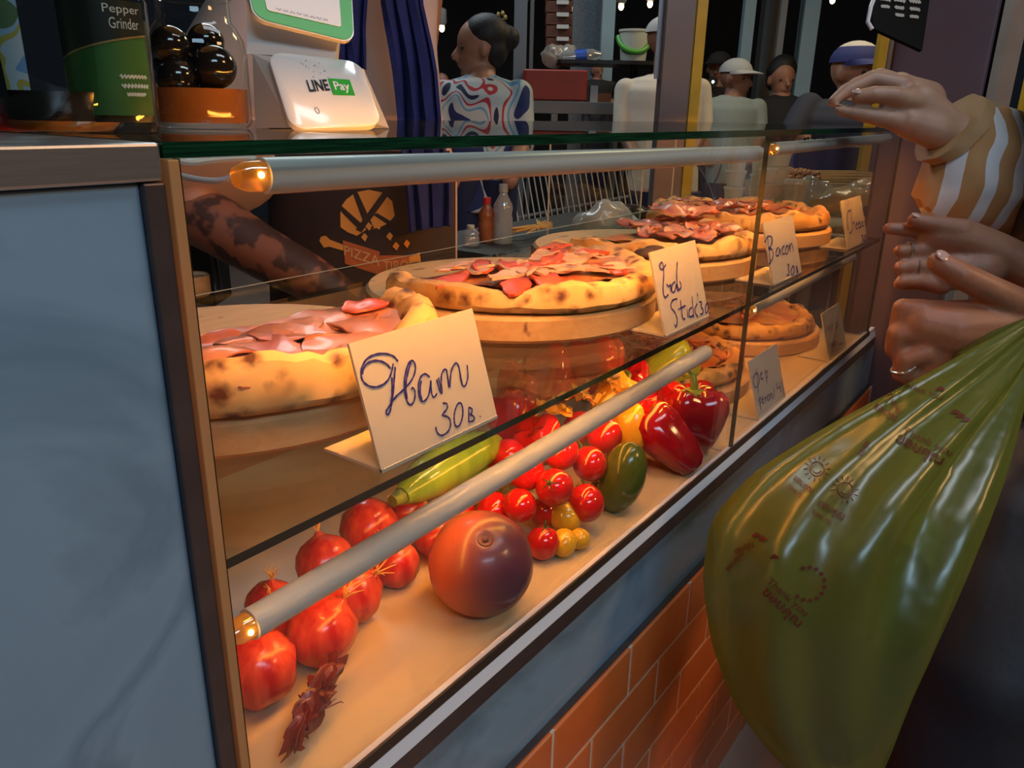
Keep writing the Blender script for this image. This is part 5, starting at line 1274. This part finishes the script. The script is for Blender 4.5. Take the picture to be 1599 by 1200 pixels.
for k in (-1, 1): hm.chain([V(1.88,-.52+k*.09,.85), V(1.88,-.52+k*.09,.45), V(1.88,-.52+k*.09,.06)], [.085,.06,.045])
M['skinlight'] = mat('light_hand_skin', (.58,.31,.19), .45, 0, (.52,.26,.155), 25, sub=.12, bump=.12, bscale=140)
organic('body', hm, M['skinlight'], c1, .0035, 5)
nail(i_, 10*s1, c1, toCam(i_[-1])*.6+UP*.9); nail(t_, 8*s1, c1, UP)
obj('hair', MB().ell(hp+V(.03,-.01,.03), .095,.085,.115), M['hair'], c1)
def stripes(name, base, white):
    m_, nt, N, L, b = nodes(name); b.inputs['Roughness'].default_value = .7
    tc = N.new('ShaderNodeTexCoord'); n = N.new('ShaderNodeTexNoise'); n.inputs['Scale'].default_value = 9; n.inputs['Detail'].default_value = .3; L.new(tc.outputs['Object'], n.inputs['Vector'])
    dt = N.new('ShaderNodeVectorMath'); dt.operation = 'DOT_PRODUCT'; dt.inputs[1].default_value = (RH.x*1.0, RH.y*1.0, -.22); L.new(tc.outputs['Object'], dt.inputs[0])
    ma = N.new('ShaderNodeMath'); ma.operation = 'MULTIPLY_ADD'; ma.inputs[1].default_value = 175; L.new(dt.outputs['Value'], ma.inputs[0])
    mn = N.new('ShaderNodeMath'); mn.operation = 'MULTIPLY'; mn.inputs[1].default_value = 6.5; L.new(n.outputs['Fac'], mn.inputs[0]); L.new(mn.outputs[0], ma.inputs[2])
    sn = N.new('ShaderNodeMath'); sn.operation = 'SINE'; L.new(ma.outputs[0], sn.inputs[0])
    r = ramp(nt, [(0, base), (.62, white)], 'CONSTANT'); mr = N.new('ShaderNodeMapRange'); mr.inputs[1].default_value = -1; L.new(sn.outputs[0], mr.inputs[0]); L.new(mr.outputs[0], r.inputs[0])
    L.new(r.outputs[0], b.inputs['Base Color']); return m_
M['stripe'] = stripes('striped_blouse', (.50,.25,.09), (.72,.70,.70))
M['tan'] = mat('tan_cuff', (.52,.30,.13), .7, 0, (.46,.26,.11), 20)
# sleeve: gathered cuff and puffed arm
ax0, ax1 = PD(1492,203,d1), PD(1660,278,d1+.02)
def sleeve_ring(px, py, d_, hx, hy, depth, fold, k):
    c = PD(px, py, d_); ring = []
    ux = PD(px+hx[0], py+hx[1], d_)-c      # half vector across the sleeve in the picture
    for j in range(40):
        a = 2*math.pi*j/40; f_ = 1+fold*math.sin(j*2*math.pi/40*7+k*1.3)+fold*.6*math.sin(j*2*math.pi/40*11+k)
        ring.append(c + ux*math.cos(a)*f_ + (FH-RH*.3).normalized()*depth*math.sin(a)*f_)
    return ring
cuff = [sleeve_ring(1480,198,d1,(-38,48),0,.040,.02,0), sleeve_ring(1482,199,d1,(-42,52),0,.046,.02,0), sleeve_ring(1500,207,d1,(-40,50),0,.045,.02,1), sleeve_ring(1503,209,d1,(-34,44),0,.038,.02,1)]
obj('cuff', MB().rings(cuff), M['tan'], c1)
slv = [sleeve_ring(1500,208,d1,(-34,44),0,.040,.03,0), sleeve_ring(1506,222,d1,(-52,56),0,.055,.05,1), sleeve_ring(1520,250,d1+.004,(-76,70),0,.075,.04,2), sleeve_ring(1548,270,d1+.008,(-80,84),0,.085,.03,3), sleeve_ring(1585,276,d1+.012,(-60,96),0,.09,.03,4), sleeve_ring(1640,276,d1+.02,(-40,100),0,.09,.02,5), sleeve_ring(1720,250,d1+.04,(-40,104),0,.09,.02,6)]
sm_ = []
for r0, r1 in zip(slv, slv[1:]):
    for k in range(3): t = k/3; sm_.append([a*(1-t)+b*t for a, b in zip(r0, r1)])
sm_.append(slv[-1])
sm_.append([sh1+(p-PD(1720,250,d1+.04))*.95 for p in slv[-1]])
obj('sleeve', MB().rings(sm_), M['stripe'], c1)
bl = MB(); bl.ell(V(1.88,-.52,1.20), .145,.185,.235); bl.ell(V(1.88,-.52,.95), .155,.185,.20); bl.chain([V(1.95,-.62,1.34), V(2.05,-.66,1.10)], [.07,.06]); bl.chain([sh1, V(1.85,-.5,1.3)], [.075,.08])
organic('blouse', bl, M['stripe'], c1, .010, 4)
tr_ = MB()
for k in (-1, 1): tr_.tube([V(1.88,-.52+k*.09,.90), V(1.88,-.52+k*.09,.45), V(1.88,-.52+k*.09,.03)], [.10,.08,.07], 16)
obj('trousers', tr_, M['navy'], c1)

# ---- customer with the clasped hands, bag and dark jacket
d2 = 1.08; s2 = d2/FPX
tc2 = PD(1690,1000,1.12)
c2 = thing('person', 'customer in dark jacket with clasped ringed hands holding the green bag', 'person', (tc2.x, tc2.y, 0))
b2_ = MB()
# front hand, closed
fing(b2_, [(1700,520,d2-.03),(1615,498,d2),(1545,512,d2),(1485,516,d2),(1440,506,d2+.004)], [40,36,42,44,36], s2)
fing(b2_, [(1500,545,d2+.01),(1455,560,d2+.015)], [38,32], s2)
fing(b2_, [(1440,488,d2-.005),(1410,482,d2),(1404,505,d2+.006),(1420,520,d2+.012)], [20,15,14,13], s2)
fing(b2_, [(1435,518,d2-.002),(1402,522,d2+.002),(1398,545,d2+.010),(1418,556,d2+.016)], [21,16,15,13], s2)
fing(b2_, [(1445,550,d2),(1412,562,d2+.004),(1408,584,d2+.012),(1428,592,d2+.018)], [20,15,14,12], s2)
fing(b2_, [(1460,580,d2+.004),(1430,592,d2+.010),(1426,612,d2+.016)], [18,13,11], s2)
th = fing(b2_, [(1585,474,d2-.022),(1545,452,d2-.034),(1500,430,d2-.040),(1466,410,d2-.036)], [24,20,19,16], s2)
# rear hand, fingers curled towards the case
d3 = d2+.045
fing(b2_, [(1720,470,d3),(1620,428,d3),(1555,394,d3),(1500,372,d3),(1462,368,d3)], [40,32,30,30,26], s2)
fing(b2_, [(1530,420,d3+.004),(1475,425,d3+.006)], [34,28], s2)
t3 = fing(b2_, [(1500,360,d3-.012),(1455,350,d3-.016),(1428,344,d3-.016)], [18,13.5,11], s2)
fing(b2_, [(1468,366,d3+.002),(1426,359,d3+.004),(1388,357,d3+.006)], [14,11.5,9.5], s2)
for k, y in enumerate((392,418,443)):
    fing(b2_, [(1470,y-2+k*3,d3+.004),(1436,y-2,d3+.002),(1406,y,d3)], [14,12.5,10.5], s2)
# arms, torso, head
el = PD(1830,640,1.02)
b2_.chain([PD(1700,520,d2-.03), el, PD(1780,200,1.0)], [.036,.045,.055]); b2_.chain([PD(1720,470,d3), PD(1900,560,1.16), PD(1880,200,1.1)], [.035,.045,.05])
tp = PD(1800,150,1.10); base2 = V(tc2.x, tc2.y, 0)
hd2 = V(tp.x, tp.y, 1.58)
b2_.ell(hd2, .08,.085,.115); b2_.capsule(hd2-UP*.09, V(tp.x,tp.y,1.38), .05,.055); b2_.ell(hd2+V(0,.09,-.02), .016,.02,.022)
b2_.ell(V(tp.x,tp.y,1.22), .17,.12,.20); b2_.ell(V(tp.x,tp.y,.95), .15,.11,.2)
for k in (-1, 1): b2_.chain([V(tp.x+k*.08,tp.y,.85), V(tp.x+k*.08,tp.y,.45), V(tp.x+k*.08,tp.y,.06)], [.08,.06,.045])
organic('body', b2_, M['skinf'], c2, .0035, 5)
nail(th, 17*s2, c2, toCam(th[-1])*.55+UP*.8); nail(t3, 11*s2, c2, UP+toCam(t3[-1])*.5)
obj('hair', MB().ell(hd2+V(0,-.02,.03), .092,.092,.115), M['hair'], c2)
def ringobj(px, py, d_, rpx, ax, m_, w_=.0016):
    c = PD(px, py, d_); ax = Vector(ax).normalized(); u_ = ax.orthogonal().normalized(); v_ = ax.cross(u_); pts = [c+(u_*math.cos(2*math.pi*k/24)+v_*math.sin(2*math.pi*k/24))*rpx*s2 for k in range(25)]
    return obj('finger_ring', MB().tube(pts, w_, 8), m_, c2)
M['silver'] = mat('silver_ring', (.75,.72,.68), .2, .9)
ringobj(1420,391,d3+.001,13.5,RH,M['silver']); ringobj(1431,418,d3+.001,13.5,RH,M['silver'],.0012); ringobj(1411,574,d2+.008,18,UP*.8-RH*.4,M['silver'],.0018)
# dark jacket front, a glossy puffed coat reaching down out of the frame
def glossdark():
    return mat('dark_glossy_coat', (.010,.011,.018), .55, 0, (.016,.010,.012), 6, bump=.5, bscale=14, coat=.0)
M['coat'] = glossdark()
rowsj = dense([(560,1800,110,.06),(660,1742,140,.03),(780,1700,175,.0),(920,1662,195,-.02),(1060,1630,215,-.03),(1220,1612,228,-.03),(1500,1610,235,-.03)], 4)
rj = loft(rowsj, 1.12, .62, 44)
for i, r_ in enumerate(rj):
    for k in range(len(r_)):
        c = sum(r_, Vector())/len(r_); a = 2*math.pi*k/44
        r_[k] = r_[k] + (r_[k]-c).normalized()*(.010*nz(k*.35, i*.5, 2.2)+.006*math.sin(i*1.1+math.sin(a*2)))
obj('coat', MB().rings(rj), M['coat'], c2)
cs = MB(); cs.ell(V(tp.x,tp.y,1.22), .185,.14,.215); cs.ell(V(tp.x,tp.y,.98), .175,.14,.24); cs.chain([el, PD(1780,200,1.0)], [.055,.075]); cs.chain([PD(1900,560,1.16), PD(1880,200,1.1)], [.055,.07])
organic('coat_top', cs, M['coat'], c2, .012, 4)
tr_ = MB()
for k in (-1, 1): tr_.tube([V(tp.x+k*.08,tp.y,.92), V(tp.x+k*.08,tp.y,.45), V(tp.x+k*.08,tp.y,.03)], [.095,.08,.07], 16)
obj('trousers', tr_, M['navy'], c2)

# ---- the green carrier bag
M['bag'] = film('green_bag_film', (.34,.42,.09), clear=.50, gloss=.075, rough=.28, bump=.5)
secs = [((1660,470),(1672,500),1.03),((1600,497),(1628,545),1.00),((1530,538),(1600,610),.97),((1450,583),(1585,655),.945),((1300,662),(1562,725),.92),((1182,736),(1532,805),.90),((1112,812),(1492,905),.885),((1098,905),(1458,990),.88),((1112,1010),(1425,1065),.88),((1148,1105),(1400,1135),.88),((1205,1180),(1380,1190),.885),((1262,1225),(1350,1228),.89)]
dsec = []
for a, b in zip(secs, secs[1:]):
    for k in range(5):
        t = k/5; dsec.append(([a[0][i]*(1-t)+b[0][i]*t for i in (0,1)], [a[1][i]*(1-t)+b[1][i]*t for i in (0,1)], a[2]*(1-t)+b[2]*t))
dsec.append(secs[-1])
for _ in range(2):
    q = [dsec[0]]
    for a, b, c in zip(dsec, dsec[1:], dsec[2:]):
        q.append(([ (a[0][i]+2*b[0][i]+c[0][i])/4 for i in (0,1)], [(a[1][i]+2*b[1][i]+c[1][i])/4 for i in (0,1)], (a[2]+2*b[2]+c[2])/4))
    dsec = q+[dsec[-1]]
nb = 96; br_ = []
for i, (l, r_, d_) in enumerate(dsec):
    v = i/(len(dsec)-1); A = PD(*l, d_); B = PD(*r_, d_+.02); c = (A+B)/2; h = (A-B)/2
    dp = min(h.length*.62, .105); ring = []
    for k in range(nb):
        a = 2*math.pi*k/nb
        # pleats gathered at the handle fade out where the bag is filled
        pl_ = (1-v)**.8*.16*math.sin(a*9+.8*math.sin(v*5)) + .07*math.sin(a*5+v*4)*(1-v*.4) + .05*nz(math.cos(a)*2.4, math.sin(a)*2.4, v*4.5)
        ring.append(c + h*math.cos(a)*(1+.25*pl_*abs(math.sin(a))) + CF*(-dp)*math.sin(a)*(1+1.5*pl_))
    br_.append(ring)
bagT = thing('carrier_bag', 'translucent green plastic carrier bag printed with thank you in brown', 'plastic bag', (br_[-1][0].x, br_[-1][0].y, min(p.z for p in br_[-1])))
mbag = MB().rings(br_, False, True)
obj('film', mbag, M['bag'], bagT)
bvh = BVHTree.FromPolygons(mbag.v, mbag.f)
def onbag(px, py, lift=.0009):
    d = ray(px, py).normalized(); loc, n, i, ds = bvh.ray_cast(CAM, d)
    if loc is None: return PD(px, py, .86)
    if n.dot(d) > 0: n = -n
    return loc - d*.0012 + n*lift
M['bagprint'] = mat('brown_red_print', (.11,.016,.008), .5)
def bagtext(txt, x0, y0, x1, y1, h, bold=0.0):
    dx, dy = x1-x0, y1-y0; l = math.hypot(dx, dy); ux, uy = dx/l, dy/l; nx, ny = uy, -ux
    text_on('lettering', txt, lambda u, v: onbag(x0+dx*u+nx*h*v, y0+dy*u+ny*h*v), M['bagprint'], bagT, bold)
KH = '\u0e02\u0e2d\u0e1a\u0e04\u0e38\u0e13'
for a in [('Thank you',1408,680,1482,716,14),(KH,1396,694,1466,732,18,.02),(KH,1274,792,1314,816,13,.02),('THANK YOU',1266,801,1296,821,7,.01),(KH,1236,752,1264,774,11,.02),('THANK YOU',1230,762,1252,780,6,.01),
          ('Thank you',1194,912,1254,966,15),(KH,1186,930,1242,984,17,.02),(KH,1362,640,1396,662,12,.02),('THANK',1384,616,1402,650,8,.01),(KH,1348,716,1362,694,11,.02),(KH,1150,870,1180,858,12,.02),(KH,1140,895,1165,868,10,.02),('THANK YOU',1410,604,1470,626,7,.01)]:
    bagtext(*a)
def bagsun(cx, cy, r):
    mb = MB()
    def rib(pts, w_):
        P3 = [onbag(*p) for p in pts]; ribbon(mb, P3, w_, toCam(P3[0]), .0002)
    rib([(cx+r*.62*math.cos(t*.35), cy+r*.62*math.sin(t*.35)) for t in range(19)], .0012)
    rib([(cx+r*.36*math.cos(.3+t*.25), cy+r*.36*math.sin(.3+t*.25)) for t in range(11)], .0011)
    for k in range(14):
        a = k*2*math.pi/14; rib([(cx+r*.8*math.cos(a), cy+r*.8*math.sin(a)), (cx+r*1.15*math.cos(a), cy+r*1.15*math.sin(a))], .0012)
    obj('sun_print', mb, M['bagprint'], bagT, smooth=False, recalc=False)
bagsun(1319,766,19); bagsun(1276,734,18)
for k in range(11):      # curl of small leaves
    a = -1.9+k*.42; x, y = 1262+26*math.cos(a), 912+26*math.sin(a)
    mb = MB(); c = [onbag(x+4*math.cos(a+q), y+4*math.sin(a+q)) for q in (0,1.6,3.14,4.7)]; mb.add(c, [(0,1,2,3)])
    obj('leaf_print', mb, M['bagprint'], bagT, smooth=False, recalc=False)
for (x, y, r_) in [(1192,842,0),(1182,836,0),(1500,650,0),(1492,644,0),(1508,656,0),(1468,608,0),(1210,870,0)]:
    c = [onbag(x+7*math.cos(q)+3*math.sin(q*2), y+4*math.sin(q)) for q in (0,1.2,2.4,3.5,4.7)]; obj('leaf_print', MB().add(c, [(0,1,2,3,4)]), M['bagprint'], bagT, smooth=False, recalc=False)
# what is inside the bag
M['inside'] = mat('dark_green_pack', (.012,.030,.014), .35, 0, (.02,.018,.010), 8)
def inbag(label, pts, d_, rpx, m_, cat='package'):
    mb = MB(); P3 = [PD(x, y, d_) for x, y in pts]; mb.chain(P3, [r*d_/FPX for r in rpx], 18)
    tag(organic('wrapped_pack', mb, m_, None, .006, 6, origin=(P3[0]+P3[-1])/2), label, cat)
inbag('dark green pack slumped in the bottom of the carrier bag', [(1390,900),(1340,1010),(1290,1110)], .895, [58,92,80], M['inside'])
inbag('dark long pack leaning inside the carrier bag', [(1300,745),(1210,800),(1160,900)], .915, [14,26,30], mat('dark_pack', (.018,.026,.010), .4))
inbag('brown paper pack low inside the carrier bag', [(1190,960),(1215,1060),(1255,1130)], .90, [52,70,54], mat('brown_paper', (.10,.042,.016), .7))
inbag('pale green pack inside the carrier bag near the coat', [(1440,830),(1420,880)], .92, [30,34], mat('pale_green_pack', (.34,.36,.16), .5))
# handle loop up to the fist
hl = MB().tube([PD(1655,485,1.02), PD(1560,520,1.03), PD(1500,550,1.05), PD(1470,580,1.085), PD(1490,600,1.10), PD(1560,560,1.06), PD(1650,500,1.04)], [.012,.010,.008,.007,.007,.009,.012], 10, .4)
obj('handle', hl, M['bag'], bagT)
